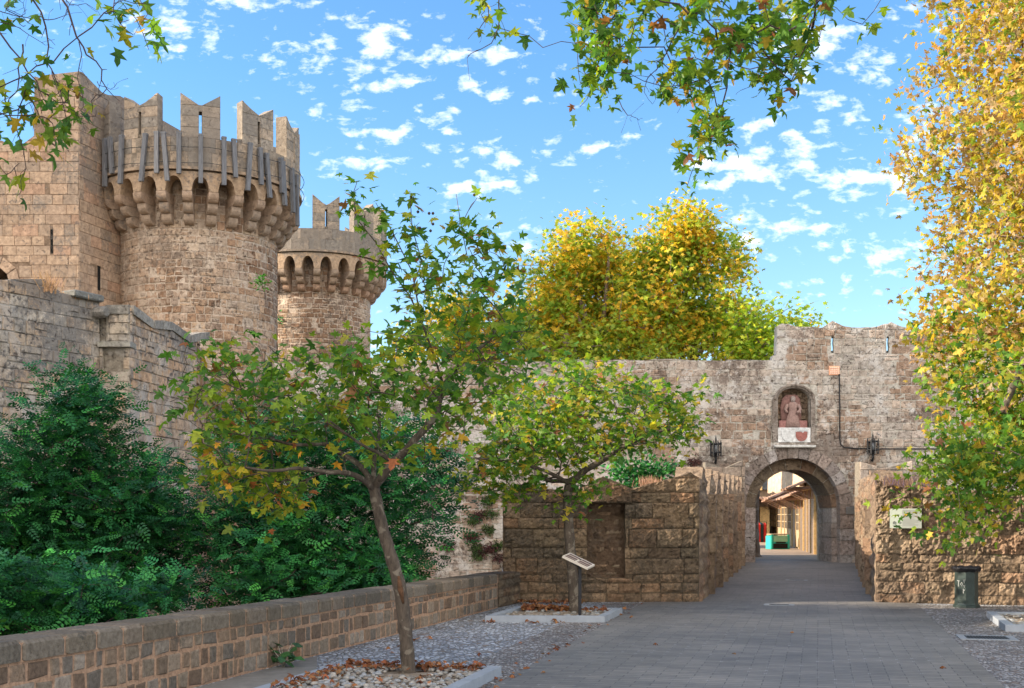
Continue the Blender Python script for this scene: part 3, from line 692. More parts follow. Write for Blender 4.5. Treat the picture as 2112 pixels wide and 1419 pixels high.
# swallow-tailed merlon facing the camera near the gate, left
mb = MB(); PM = Plane(((1455-CX)/F*41.6, 41.6), ((1537-CX)/F*41.6, 41.6)); q = stubtop(PM, ((1455, 1150), (1536, 1150), (1536, 950), (1531, 950), (1495, 966), (1455, 953)))
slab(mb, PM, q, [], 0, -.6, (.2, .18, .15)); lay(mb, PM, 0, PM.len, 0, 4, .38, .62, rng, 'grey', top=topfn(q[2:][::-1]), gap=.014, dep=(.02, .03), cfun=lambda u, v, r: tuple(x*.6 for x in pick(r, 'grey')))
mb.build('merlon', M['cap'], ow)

# right bastion
bs = thing('bastion', (8.5, 23.2, 0), 'rough sunlit sandstone bastion wall on the right side of the road', 'bastion')
rng = random.Random(8); P = Plane((7.08, 23.6), (14.5, 21.4)); C1, C2 = (7.08, 23.6), (12.25, 42.9)
tops = [(0, P.uv(1801, 990)[1])]+stubtop(P, ((1830, 992), (1870, 1000), (1900, 1010), (1960, 1008), (2050, 1012), (2112, 1010)))+[(P.len, 2.3)]
tops = ragged(tops, rng, .2, .02); mb = MB()
slab(mb, P, [(0, -.6), (P.len, -.6)]+tops[::-1], [], 0, -.9, (.36, .26, .18))
lay(mb, P, 0, P.len, -.02, .95, .21, .46, rng, 'fort', gap=.02, dep=(.012, .04), jit=.02, sub=.035, amp=.055, edge=.7, hv=.3, cfun=lambda u, v, r: tuple(x*k_ for k_ in (r.choice((.6, .8, 1, 1, 1.1)),) for x in pick(r, 'fort')))
lay(mb, P, 0, P.len, .95, 3, .33, .6, rng, 'fort', top=topfn(tops), gap=.01, dep=(.03, .05), jit=.01, sub=.033, amp=.11, edge=.8, hv=.3, wv=.6)
mb.build('front_wall', M['fort'], bs)
mb = passage(bs, C1, C2, -1, 8, 2.5, 2.85, 'fort', rng); mb.build('side_wall', M['fort'], bs)
mb = MB(); PM = Plane(((1773-CX)/F*41.6, 41.6), ((1882-CX)/F*41.6, 41.6)); q = stubtop(PM, ((1773, 1150), (1882, 1150), (1882, 950), (1830, 966), (1773, 952)))
slab(mb, PM, q, [], 0, -.6, (.2, .18, .15)); lay(mb, PM, 0, PM.len, 0, 4, .38, .7, rng, 'grey', top=topfn(q[2:][::-1]), gap=.014, dep=(.02, .03))
mb.build('merlon', M['cap'], bs)

# ---- moat walls on the left
mw = thing('moat_wall', (-10, 27, -3.2), 'tall grey stained moat wall with a small square opening, behind the bushes on the left', 'wall')
rng = random.Random(21); cA = (-10.98, 26.0); cB = (-.3404*28.5, 28.5)
P = Plane((-10.98-.4976*22, 4.0), cB); mb = MB()
YU = lambda Y_: (Y_-4.0)/P.d.y
tops = [(0, 11.5), (YU(17.3), 11.3), (YU(17.4), 8.3), (YU(20.9), 8.3), (YU(20.95), 6.5), (YU(23.2), 6.6), (YU(23.25), 7.0)]+stubtop(P, ((0, 583), (15, 577), (88, 575), (100, 583), (130, 606), (145, 610), (203, 612)))+[(P.len, P.uv(205, 612)[1])]  # out-of-view stretch raised to shade the plaza, notched to admit a sun streak
tops = tops[:7]+ragged(tops[7:], rng, .3, .03)
slab(mb, P, [(0, -3.2), (P.len, -3.2)]+tops[::-1], [], 0, -1.0, (.24, .21, .18))
lay(mb, P, P.uv(-150, 0)[0], P.len, -3.1, 8, .27, .38, rng, 'grey', top=topfn(tops), gap=.016, dep=(.005, .03), bev=.014, jit=.01, split=.08)
mb.build('wall', M['grey'], mw)
mb = MB(); a, b = P.uv(145, 610), P.uv(206, 614)
mb.cbox(P(a[0]*.5+b[0]*.5, a[1]+.06, -.3), b[0]-a[0], .9, .16, (.22, .22, .2), 0, math.atan2(P.d.y, P.d.x), .03)
mb.tube([P(b[0]-.15, a[1]-.28, -.1), P(b[0]-.15, a[1]-.28, .30), P(b[0]-.15, a[1]-.28, .36)], [.14, .14, .10], 10, (.3, .28, .25))
tag(mb.build('coping', M['cap'], mw))
mt = thing('moat_turret', (-9.3, 30, -3.2), 'stepped stone wall section with sloping coping slabs and square embrasure below the round tower', 'wall')
P = Plane((-.3152*28.5, 28.5), (-.2604*32.5, 32.5)); mb = MB()
tops = stubtop(P, ((268, 634), (310, 662), (350, 668), (385, 692), (405, 692))); tops[0] = (0, tops[0][1]); tops[-1] = (P.len, tops[-1][1])
slab(mb, P, [(0, -3.2), (P.len, -3.2)]+tops[::-1], [], 0, -1.2, (.26, .22, .18))
lay(mb, P, 0, P.len, -3.1, 8, .27, .36, rng, 'grey', top=topfn(tops), gap=.018, dep=(.005, .04), bev=.014, jit=.012, split=.08, cfun=lambda u, v, r: tuple(x*y for x, y in zip(pick(r, 'grey'), (1.12, 1.02, .95))))
mb.build('wall', M['grey'], mt)
mb = MB()
def cope(PP, pts, off=.07, back=-1.25):
    for (p0, p1) in zip(pts[:-1], pts[1:]):
        (ua, va), (ub, vb) = PP.uv(*p0), PP.uv(*p1); k_ = max(1, round((ub-ua)/.62))
        for i in range(k_):
            t0, t1 = i/k_, (i+1)/k_; j = rng.uniform(-.012, .012)
            slab(mb, PP, [(ua+(ub-ua)*t0+.008, va+(vb-va)*t0-.16), (ua+(ub-ua)*t1-.008, va+(vb-va)*t1-.16), (ua+(ub-ua)*t1-.008, va+(vb-va)*t1+.05+j), (ua+(ub-ua)*t0+.008, va+(vb-va)*t0+.05-j)], [], off+rng.uniform(-.02, .02), back, tuple(x*rng_k for rng_k in (rng.uniform(.75, 1.25),) for x in (.29, .27, .235)))
cope(P, ((270, 634), (312, 664), (350, 668), (388, 694), (428, 688)))
PQ = Plane((-.3404*28.5, 28.5), (-.3152*28.5, 28.5)); cope(PQ, ((219, 634), (268, 634)), .05, -1.0)
mb.build('coping', M['cap'], mt)
# facet facing the camera with the lintelled opening
q = lambda x_, y_: PQ.uv(x_, y_)
hol = [q(213, 766), q(254, 766), q(254, 717), q(213, 717)]
mb = MB(); tp_ = [(0, q(205, 712)[1]), (q(219, 0)[0], q(205, 712)[1]), (q(219.5, 0)[0], q(0, 634)[1]), (PQ.len, q(0, 634)[1])]
slab(mb, PQ, [(0, -3.2), (PQ.len, -3.2)]+tp_[::-1], [hol], 0, -.5, (.32, .27, .22))
slab(mb, PQ, [(0, 2), (PQ.len, 2), (PQ.len, 5.9), (0, 5.4)], [], -.9, -1.1, (.16, .12, .09))
lay(mb, PQ, 0, PQ.len, -3.1, 7, .27, .36, rng, 'grey', top=topfn(tp_), holes=[('r', hol[0][0], hol[0][1], hol[1][0], hol[2][1]), ('r', 0, hol[2][1], PQ.len, hol[2][1]+.14)], gap=.018, dep=(.005, .04), bev=.014, jit=.01)
mb.box(PQ(0, hol[2][1]+.005, .14), (PQ.len+.05, 0, 0), (0, .6, 0), (0, 0, .13), (.27, .25, .21))
mb.box(PQ(hol[0][0]+.28, hol[0][1]+.005, -.25), (hol[1][0]-hol[0][0]-.285, 0, 0), (0, .5, 0), (0, 0, .40), (.38, .28, .2))
mb.build('embrasure', M['grey'], mt)
# broken masonry beyond, under the tower
P = Plane((-.262*33.6, 33.6), (-.235*41, 41)); mb = MB(); tops = stubtop(P, ((404, 690), (415, 700), (428, 700))); tops = [(0, tops[0][1]), (1.5, tops[0][1]-.5), (3, tops[0][1]-1.0), (P.len, tops[0][1]-1.2)]
slab(mb, P, [(0, -3.2), (P.len, -3.2)]+tops[::-1], [], 0, -1.0, (.3, .22, .16)); lay(mb, P, 0, P.len, -3.1, 7, .27, .34, rng, 'tower', top=topfn(tops), gap=.02, dep=(.0, .12), jit=.02, miss=.05)
mb.tube([P(1.5, 4.6, .1), P(4, 4.75, .12), P(P.len, 4.9, .1)], .09, 8, (.42, .3, .2))
mb.build('broken_wall', M['shaft'], mt)

# ---- square tower
sq = thing('square_tower', (-17, 43, -3.2), 'tall square ashlar tower with stepped battlements at the left edge', 'tower')
rng = random.Random(31); P = Plane((-27, 42), (-15.0, 42)); zq = lambda py: EYE-(py-HY)/F*42; uq = lambda px: (px-CX)/F*42+27
mb = MB(); tops = [(0, zq(290)), (uq(-40), zq(290)), (uq(4), zq(290)), (uq(35), zq(306)), (uq(70), zq(280)), (uq(71), zq(157)), (uq(112), zq(171)), (P.len, zq(147))]
ah = [(uq(-12)+1.0*math.cos(2*math.pi*i/20)*.55, zq(588)+.66*math.sin(2*math.pi*i/20)) for i in range(20)]
slab(mb, P, [(0, -3.2), (P.len, -3.2)]+tops[::-1], [ah], 0, -1.4, (.25, .18, .13))
hs = [('r', uq(104), zq(523), uq(109.5), zq(473)), ('a', uq(-12), zq(588), .9, zq(600))]
lay(mb, P, uq(-60), P.len, -3.1, 18, .38, .62, rng, 'ash', top=topfn(tops), holes=hs+[('r', uq(p_), zq(q_), uq(p_)+.13, zq(q_)+.11) for p_, q_ in ((95, 395), (40, 548), (20, 560))], gap=.012, dep=(.008, .022), bev=.008, jit=.003, hv=.14)
slab(mb, P, [(uq(104), zq(523)), (uq(109.5), zq(523)), (uq(109.5), zq(473)), (uq(104), zq(473))], [], .002, -.02, (.01, .01, .01))
for i in range(5):
    a0, a1 = math.pi*(i*.2), math.pi*((i+1)*.2-.012); I = [(uq(-12)+.55*math.cos(a), zq(588)+.66*math.sin(a)) for a in (a0, a1)]; O = [(uq(-12)+.92*math.cos(a), zq(588)+1.02*math.sin(a)) for a in (a1, a0)]
    slab(mb, P, (I+O)[::-1], [], .03, -1.3, pick(rng, 'ash'))
mb.build('front_wall', M['ashlar'], sq)
PR = Plane((-15.0, 42), (-15.0+.28*8, 50)); mb = MB(); pc = lambda a, b: PR.uv(a, b)
tops = [(0, zq(147)), pc(170, 149), pc(213, 193), pc(225, 196), pc(248, 198)]; tops.append((PR.len, tops[-1][1]))
slab(mb, PR, [(0, -3.2), (PR.len, -3.2)]+tops[::-1], [], 0, -1.4, (.25, .18, .13))
lay(mb, PR, 0.0, PR.len, -3.1, 18, .38, .58, rng, 'ash', top=topfn(tops), holes=[('r', pc(201, 0)[0], pc(204, 598)[1], pc(207, 0)[0], pc(204, 549)[1])], gap=.012, dep=(.008, .022), bev=.008, jit=.003, hv=.14)
a = pc(201, 598); b = pc(207, 549); slab(mb, PR, [(a[0], a[1]), (b[0], a[1]), (b[0], b[1]), (a[0], b[1])], [], .002, -.02, (.01, .01, .01))
mb.build('side_wall', M['ashlar'], sq)
mb = MB(); mb.box((-19, 43.42, 8), (3.5, 0, 0), (1.2, 5, 0), (0, 0, 6.5), (.3, .24, .18)); mb.box((-27, 43.42, -3.2), (5, 0, 0), (0, 12, 0), (0, 0, 8), (.3, .24, .18))
mb.build('core', M['ashlar'], sq)

# ---- round towers
def round_tower(cx, cy, Rs, Rr, zc, zt, zm, zv, zcor, nmer, ncorb, mrot, label, seed, posts=None):
    rng = random.Random(seed); C0 = Vector((cx, cy, -3.2))
    T = thing('round_tower', C0, label, 'tower', 'twin round gate towers')
    fa = math.atan2(-cx, cy)     # facing angle
    def cyl(Rad): return lambda u, v, d=0: Vector((cx+(Rad+d)*math.sin(u/Rad), cy-(Rad+d)*math.cos(u/Rad), v))
    mb = MB(); n = 72
    mb.loft([[Vector((cx+(Rs)*math.cos(2*math.pi*k/n), cy+Rs*math.sin(2*math.pi*k/n), z)) for k in range(n)] for z in (-3.2, zc)], (.54, .45, .37))
    fac = -math.atan2(cx, cy); a0, a1 = fac-R(115), fac+R(115)
    tob = -math.atan2(0-cx, 0-cy)  # unused
    ctr = math.atan2(-cx, cy); a0, a1 = (ctr-R(110))*Rs, (ctr+R(110))*Rs
    def scol(u, v, rg):
        c = pick(rg, 'tower', .14); k = noise.fractal(Vector((u*.28, v*.22, seed)), 1, 2, 3)
        if k > .10: c = tuple(a*b for a, b in zip(c, (.64, .60, .58)))
        if k < -.18: c = tuple(a*.6+b*.4 for a, b in zip(c, (.50, .42, .34)))
        return c
    lay(mb, cyl(Rs), a0, a1, -1, zcor+1.7, .27, .34, rng, 'tower', gap=.032, dep=(.001, .035), bev=.02, jit=.022, cfun=scol, miss=.02, split=.12)
    mb.build('shaft', M['shaft'], T)
    # ring with machicolation arches
    mb = MB(); n = 96
    def ring(r0, r1, z0, z1, col):
        rings = []
        prof = [(r0, z0), (r1, z0), (r1, z1), (r0, z1)]; vs = []; fs = []
        for k in range(n):
            a = 2*math.pi*k/n
            for r, z in prof: vs.append((cx+r*math.sin(a), cy-r*math.cos(a), z))
        for k in range(n):
            k2 = (k+1) % n
            for j in range(4): fs.append((k*4+j, k2*4+j, k2*4+(j+1) % 4, k*4+(j+1) % 4))
        mb.add(vs, fs, col)
    ring(Rr-.45, Rr, zc+.10, zt-.003, (.30, .25, .2)); ring(Rs-.2, Rr+.07, zc, zc+.10, (.40, .30, .22)); ring(Rs-.2, Rr-.1, zc-.06, zc-.001, (.35, .26, .19))
    lay(mb, cyl(Rr), (ctr-R(110))*Rr, (ctr+R(110))*Rr, zc+.10, zt, (zt-zc-.1)/2, .78, rng, 'ring', gap=.014, dep=(.006, .02), bev=.008, jit=.002, hv=0, wv=.25)
    mb.build('parapet', M['ashlar'], T)
    # arches
    mb = MB(); dA = 2*math.pi/ncorb; hw = .145/Rr; zs = zcor+1.02; zcr = zc-.22; off = mrot
    for k in range(ncorb):
        ac = off+k*dA; steps = 12; prev = None
        for i in range(steps+1):
            t = -1+2*i/steps; hwid = dA/2-hw; a = ac+t*hwid
            q = abs(t); zb = zs+(zcr-zs)*(1-q**2.3)**.62
            cur = (a, zb)
            if prev:
                (p0, b0), (p1, b1) = prev, cur; vs = []
                for aa, bb in ((p0, b0), (p1, b1)):
                    for r, z in ((Rr-.02, bb), (Rr-.02, zc-.06), (Rr-.62, bb)): vs.append((cx+r*math.sin(aa), cy-r*math.cos(aa), z))
                mb.add(vs, [(0, 3, 4, 1), (2, 5, 3, 0)], (.40, .29, .20) if k % 2 else (.42, .31, .22))
            prev = cur
        # solid over the corbel
        aa0, aa1 = ac+dA/2-hw, ac+dA/2+hw; vs = []
        for aa in (aa0, aa1):
            for r, z in ((Rr-.02, zs), (Rr-.02, zc-.06), (Rs, zs), (Rs, zc-.06)): vs.append((cx+r*math.sin(aa), cy-r*math.cos(aa), z))
        mb.add(vs, [(0, 4, 5, 1), (0, 1, 3, 2), (4, 6, 7, 5), (0, 2, 6, 4)], (.41, .30, .21))
    mb.build('arcade', M['ashlar'], T)
    # corbel prototypes, then copies turned round the axis
    mb = MB(); w = .17; hh = (zs-zcor)/3; prof = []; dr = (Rr-.02-Rs-.08)/3
    for s in range(3):
        za, ra = zcor+s*hh, Rs+.05+s*dr; pr = [(Rs-.1, za)]
        for i in range(6):
            b = math.pi/2*i/5; pr.append((ra+dr*.15+dr*.95*math.sin(b), za+hh*.75*(1-math.cos(b))))
        pr += [(ra+dr*1.1, za+hh-.012), (Rs-.1, za+hh-.012)]
        c = pick(rng, 'ash'); m = len(pr); vs = [(x_, -r_, z_) for x_ in (-w, w) for r_, z_ in pr]
        fs = [tuple(range(m))[::-1], tuple(range(m, 2*m))]+[(i, (i+1) % m, (i+1) % m+m, i+m) for i in range(m)]
        mb.add([(cx+v[0], cy+v[1], v[2]) for v in vs], fs, c)
    proto = mb.build('corbel', M['ashlar'], T); proto.rotation_euler.z = off+dA/2
    for k in range(1, ncorb):
        c = proto.copy(); S.collection.objects.link(c); c.parent = T; c.rotation_euler.z = off+dA*(k+.5)
    # merlons
    wa = 2*math.pi/nmer*.315
    for k in range(nmer):
        ac = mrot+.0+k*2*math.pi/nmer
        if abs(((ac-ctr+math.pi) % (2*math.pi))-math.pi) > R(125): vis = False
        else: vis = True
        mb = MB(); u0, u1, uc = (ac-wa)*Rr, (ac+wa)*Rr, ac*Rr; f = cyl(Rr)
        ol = [(u0, zt), (u1, zt), (u1, zm), (uc+.06, zv), (uc-.06, zv), (u0, zm)]; sl_ = [(uc-.055, zt+.12), (uc+.055, zt+.12), (uc+.055, zv-.22), (uc-.055, zv-.22)]
        slab(mb, f, ol, [sl_], -.02, -.46, (.33, .28, .23))
        if vis: lay(mb, lambda u, v, d: f(u, v, d-.02), u0, u1, zt, zm+.2, (zv-.22-zt)/2.5, (u1-u0)/2+.0001, rng, 'ring', top=topfn([(u0, zm), (uc-.06, zv), (uc+.06, zv), (u1, zm)]), holes=[('r', uc-.06, zt, uc+.06, zv-.22)], gap=.012, dep=(.008, .02), bev=.006, jit=.002, hv=.05, wv=.0)
        # merlon stones as one mesh
        mb.build('merlon', M['ashlar'], T)
    if posts:
        for (px, y0, y1, tilt) in posts:
            a = (px-CX)/F; # hit the ring
            A_, B_, C_ = 1+a*a, -2*(a*cx+cy), cx*cx+cy*cy-(Rr+.13)**2; disc = B_*B_-4*A_*C_
            if disc <= 0: continue
            Y = (-B_-math.sqrt(disc))/(2*A_); X = a*Y; ang = math.atan2(X-cx, -(Y-cy)); dx = tilt/F*Y
            zt_, zb_ = EYE+(HY-y0)/F*Y, EYE+(HY-y1)/F*Y; tv = Vector((math.cos(ang), math.sin(ang), 0)); nv_ = Vector((math.sin(ang), -math.cos(ang), 0))
            mb = MB(); b0 = Vector((X, Y, zb_)); t0 = Vector((X, Y, zt_))-tv*dx; wd = .075
            mb.loft([[c+tv*(sx*wd)+nv_*(sy*.06) for sx, sy in ((-1, 1), (-1, -1), (1, -1), (1, 1))] for c in (b0, t0)], (.2, .2, .2))
            mb.cbox(t0+Vector((0, 0, .03)), .17, .13, .07, (.05, .05, .05), 0, ang)
            mb.build('hanging_post', M['beam'], T)
        for zz in (zc+.2, zc+.75):
            mb = MB(); mb.tube([cyl(Rr+.15)((ctr+R(a))*(Rr+.15), zz+.02*math.sin(a*.3), 0) for a in range(-180, 181, 5)], .012, 4, (.05, .05, .05)); mb.build('wire', M['iron'], T)
    return T
PST = [(216, 290, 385, 0), (231, 285, 358, 7), (248, 283, 379, -4), (291, 280, 374, -10), (323, 275, 357, 0), (345, 276, 373, 8), (369, 276, 358, 0), (414, 280, 378, 0), (462, 286, 382, 0), (486, 291, 366, 4), (511, 297, 393, -6), (539, 309, 381, 3), (557, 322, 408, 10), (582, 330, 398, 4), (588, 338, 424, 8), (605, 352, 438, 6), (614, 366, 466, 8)]
T1 = round_tower(-.2586*46, 46, 2.93, 3.80, 13.75, 14.88, 16.42, 16.02, 12.0, 11, 26, math.atan2(.2586, 1)+R(1), 'large round stone tower with swallow-tailed merlons and grey timber posts hung round its parapet', 41, PST)
T2 = round_tower(-.1632*64, 64, 2.93, 3.82, 14.80, 15.95, 17.65, 17.15, 12.95, 11, 26, math.atan2(.1632, 1)+R(9), 'farther round tower without timber posts, partly behind the slender plane tree', 43)

# ================================================================== FOLIAGE
def hv3(n, nr): v = nr.normal(size=(n, 3)); return v/np.linalg.norm(v, axis=1, keepdims=True)
PLANE_T = np.array([(0, .32, .05), (0, 0, 0), (.16, .0, .0), (.42, -.04, -.05), (.23, .20, .02), (.64, .44, -.08), (.19, .46, .02), (.22, .70, 0), (0, 1.0, -.10), (-.22, .70, 0), (-.19, .46, .02), (-.64, .44, -.08), (-.23, .20, .02), (-.42, -.04, -.05), (-.16, 0, 0)])
PLANE_F = np.array([(0, i, i+1) for i in range(1, 14)]+[(0, 14, 1)])
LEAF5_T = np.array([(0, 0, 0), (.45, .05, -.05), (.22, .28, .03), (.5, .6, -.08), (.12, .6, 0), (0, 1, -.1), (-.12, .6, 0), (-.5, .6, -.08), (-.22, .28, .03), (-.45, .05, -.05)])
LEAF5_F = np.array([(0, 1, 2), (2, 3, 4), (4, 5, 6), (6, 7, 8), (8, 9, 0), (0, 2, 8), (2, 4, 6), (2, 6, 8)])
def pinn():
    v = []; f = []
    def lf(x, y, ang, l, w, z):
        b = len(v); c, s = math.cos(ang), math.sin(ang)
        for a, bb, dz in ((0, 0, 0), (.45, -w, .03), (1, 0, -.05), (.45, w, .03)): v.append((x+l*a*c-bb*s, y+l*a*s+bb*c, z+dz*l))
        f.append((b, b+1, b+2)); f.append((b, b+2, b+3))
    for i, y in enumerate((.15, .35, .55, .75)):
        for sx in (-1, 1): lf(0, y, math.pi/2-sx*1.0, .30-.02*i, .075, -.10*y*y)
    lf(0, .88, math.pi/2, .26, .08, -.1)
    return np.array(v), np.array(f)
PIN_T, PIN_F = pinn()
SML_T = np.array([(0, 0, 0), (.28, .45, .02), (0, 1, -.06), (-.28, .45, .02)]); SML_F = np.array([(0, 1, 2), (0, 2, 3)])
def leaves(name, pts, dirs, size, tpl, fcs, cols, mat, parent, nr, up=.55, droop=.25, sv=.3, flat=1):
    n = len(pts); nrm = hv3(n, nr); nrm[:, 2] = np.abs(nrm[:, 2]); nrm = nrm+np.array([0, -.15, up]); nrm /= np.linalg.norm(nrm, axis=1, keepdims=True)
    d = dirs+hv3(n, nr)*.7; d[:, 2] -= droop; d -= nrm*(d*nrm).sum(1, keepdims=True); d /= np.linalg.norm(d, axis=1, keepdims=True)+1e-9
    x = np.cross(d, nrm); s = size*(1+nr.uniform(-sv, sv, n))
    curl = nr.uniform(-.6, 2.2, (n, 1, 1))
    T = tpl[None]; V = pts[:, None, :]+s[:, None, None]*(T[..., 0:1]*x[:, None]+T[..., 1:2]*d[:, None]+T[..., 2:3]*curl*nrm[:, None])
    k = len(tpl); Fa = (fcs[None]+(np.arange(n)*k)[:, None, None]).reshape(-1, 3)
    return link_mesh(name, V.reshape(-1, 3), Fa, mat, parent, np.repeat(cols, len(fcs), axis=0), None, False)
def palette(n, nr, cols, wts, j=.2):
    c = np.array(cols)[nr.choice(len(cols), n, p=np.array(wts)/sum(wts))]; return c*(1+nr.uniform(-j, j, (n, 1)))*(1+nr.uniform(-.08, .08, (n, 3)))
def inpoly(p, poly):
    x, y = p; r = False; j = len(poly)-1
    for i in range(len(poly)):
        a, b = poly[i], poly[j]
        if (a[1] > y) != (b[1] > y) and x < (b[0]-a[0])*(y-a[1])/(b[1]-a[1])+a[0]: r = not r
        j = i
    return r
def crown_pts(poly, n, Y, dY, nr, clump=0, crad=.5, edge=1):
    xs = [p[0] for p in poly]; ys = [p[1] for p in poly]; out = []
    cen = []
    while len(cen) < (clump or n):
        p = (nr.uniform(min(xs), max(xs)), nr.uniform(min(ys), max(ys)))
        if inpoly(p, poly):
            q = at(p[0], p[1], Y); q.y = Y+nr.uniform(-1, 1)*dY; cen.append(np.array(q))
    if not clump: return np.array(cen)
    cen = np.array(cen); idx = nr.integers(0, clump, n); rk = nr.uniform(.35, 1.5, clump)[idx][:, None]; return cen[idx]+nr.normal(size=(n, 3))*rk*crad*np.array([1, 1, .8])
def grow(skel, par, targets, nr, seg=.3, arch=.15, start=0):
    skel = [np.array(s, float) for s in skel]; par = list(par); tips = []
    root = skel[start]; order = np.argsort(np.linalg.norm(targets-root, axis=1)); arr = np.array(skel)
    for ti in order:
        t = targets[ti]; A = arr[start:]; dd = np.linalg.norm(A-t, axis=1)+np.maximum(0, (A[:, 2]-t[2]))*.4
        j = int(np.argmin(dd))+start; p0 = arr[j]; dist = np.linalg.norm(t-p0); k = max(2, int(math.ceil(dist/seg))); last = j; new = []
        for i in range(1, k+1):
            s = i/k; q = p0*(1-s)+t*s+nr.normal(size=3)*dist*.035*(1 if i < k else 0); q[2] += arch*dist*math.sin(math.pi*s)*.5
            new.append(q); par.append(last); last = len(par)-1
        arr = np.vstack([arr, np.array(new)]); tips.append(last)
    return arr, par, tips
def branch_mesh(name, arr, par, mat, parent, rtip=.004, power=.42, rmax=.09, sides=4, skip=0, rmul=1):
    n = len(par); cnt = np.zeros(n)
    child = np.zeros(n)
    for i in range(n-1, 0, -1):
        if cnt[i] == 0: cnt[i] = 1
        if par[i] >= 0: cnt[par[i]] += cnt[i]
    rad = np.minimum(rtip*np.power(np.maximum(cnt, 1), power), rmax)*rmul; V = []; Fc = []
    for i in range(n):
        p = par[i]
        if p < 0 or i < skip: continue
        a, b = arr[p], arr[i]; d = b-a; l = np.linalg.norm(d)
        if l < 1e-5: continue
        d /= l; u = np.cross(d, (0, 0, 1)); u = u/np.linalg.norm(u) if np.linalg.norm(u) > .05 else np.array([1., 0, 0]); w = np.cross(d, u)
        ra = min(rad[p], rad[i]*1.35); rb = rad[i]; base = len(V); a = a-d*ra*.4
        for r, c in ((ra, a), (rb, b)):
            for k in range(sides):
                t = 2*math.pi*k/sides; V.append(c+(u*math.cos(t)+w*math.sin(t))*r)
        for k in range(sides): Fc.append((base+k, base+(k+1) % sides, base+sides+(k+1) % sides, base+sides+k))
    return link_mesh(name, np.array(V), np.array(Fc), mat, parent, np.full((len(Fc), 3), .5), None, True), rad
def at_path(pts, Y):     # pixel polyline with depth offsets
    return [np.array(at(p[0], p[1], Y)+Vector((0, (p[2] if len(p) > 2 else 0), 0))) for p in pts]
def dense(path, step=.15):
    out = [path[0]]
    for a, b in zip(path[:-1], path[1:]):
        k = max(1, int(np.linalg.norm(b-a)/step))
        for i in range(1, k+1): out.append(a*(1-i/k)+b*i/k)
    return out
def skeleton(trunk, limbs, Y, step=.2):
    arr = dense(at_path(trunk, Y), step); par = [i-1 for i in range(len(arr))]; nt = len(arr); limbids = []
    for l in limbs:
        p = at_path(l, Y); A = np.array(arr); j = int(np.argmin(np.linalg.norm(A-p[0], axis=1))); ds = dense(p, step)[1:]; last = j; ids = [j]
        for q in ds: arr.append(q); par.append(last); last = len(par)-1; ids.append(last)
        limbids.append(ids)
    return arr, par, nt, limbids
def smooth_path(p, it=2):
    p = [Vector(q) for q in p]
    for _ in range(it):
        q = [p[0]]
        for a, b in zip(p[:-1], p[1:]): q += [a*.75+b*.25, a*.25+b*.75]
        q.append(p[-1]); p = q
    return p
def trunk_mesh(name, paths, mat, parent, sides=12):
    mb = MB()
    for p, r0, r1 in paths:
        q = smooth_path(p); n = len(q); rr_ = [(r0+(r1-r0)*i/(n-1))*(1+.06*math.sin(i*1.7+r0*99)) for i in range(n)]
        if r0 > .06 and p is paths[0][0]: rr_[0] *= 1.35; rr_[1] *= 1.12
        mb.tube(q, rr_, sides)
    return mb.build(name, mat, parent, True)
GREENS = [(.050, .14, .026), (.075, .18, .026), (.12, .23, .028), (.20, .29, .028), (.32, .32, .035), (.45, .30, .04), (.26, .11, .05)]
def leafset(arr, par, tips, per, nr, spread, back=3):
    P_, D_ = [], []
    for t in tips:
        chain = [t]
        while len(chain) < back and par[chain[-1]] >= 0: chain.append(par[chain[-1]])
        ch = arr[chain]; d = ch[0]-ch[-1]; d = d/(np.linalg.norm(d)+1e-6)
        for _ in range(per):
            f = nr.uniform(0, len(chain)-1) if nr.random() > .35 else 0; i = int(f); q = ch[i] if i >= len(chain)-1 else ch[i]*(1-(f-i))+ch[i+1]*(f-i)
            o = nr.normal(size=3)*spread; P_.append(q+o); D_.append(d*.5+o/(spread+1e-6)*.5)
    return np.array(P_), np.array(D_)

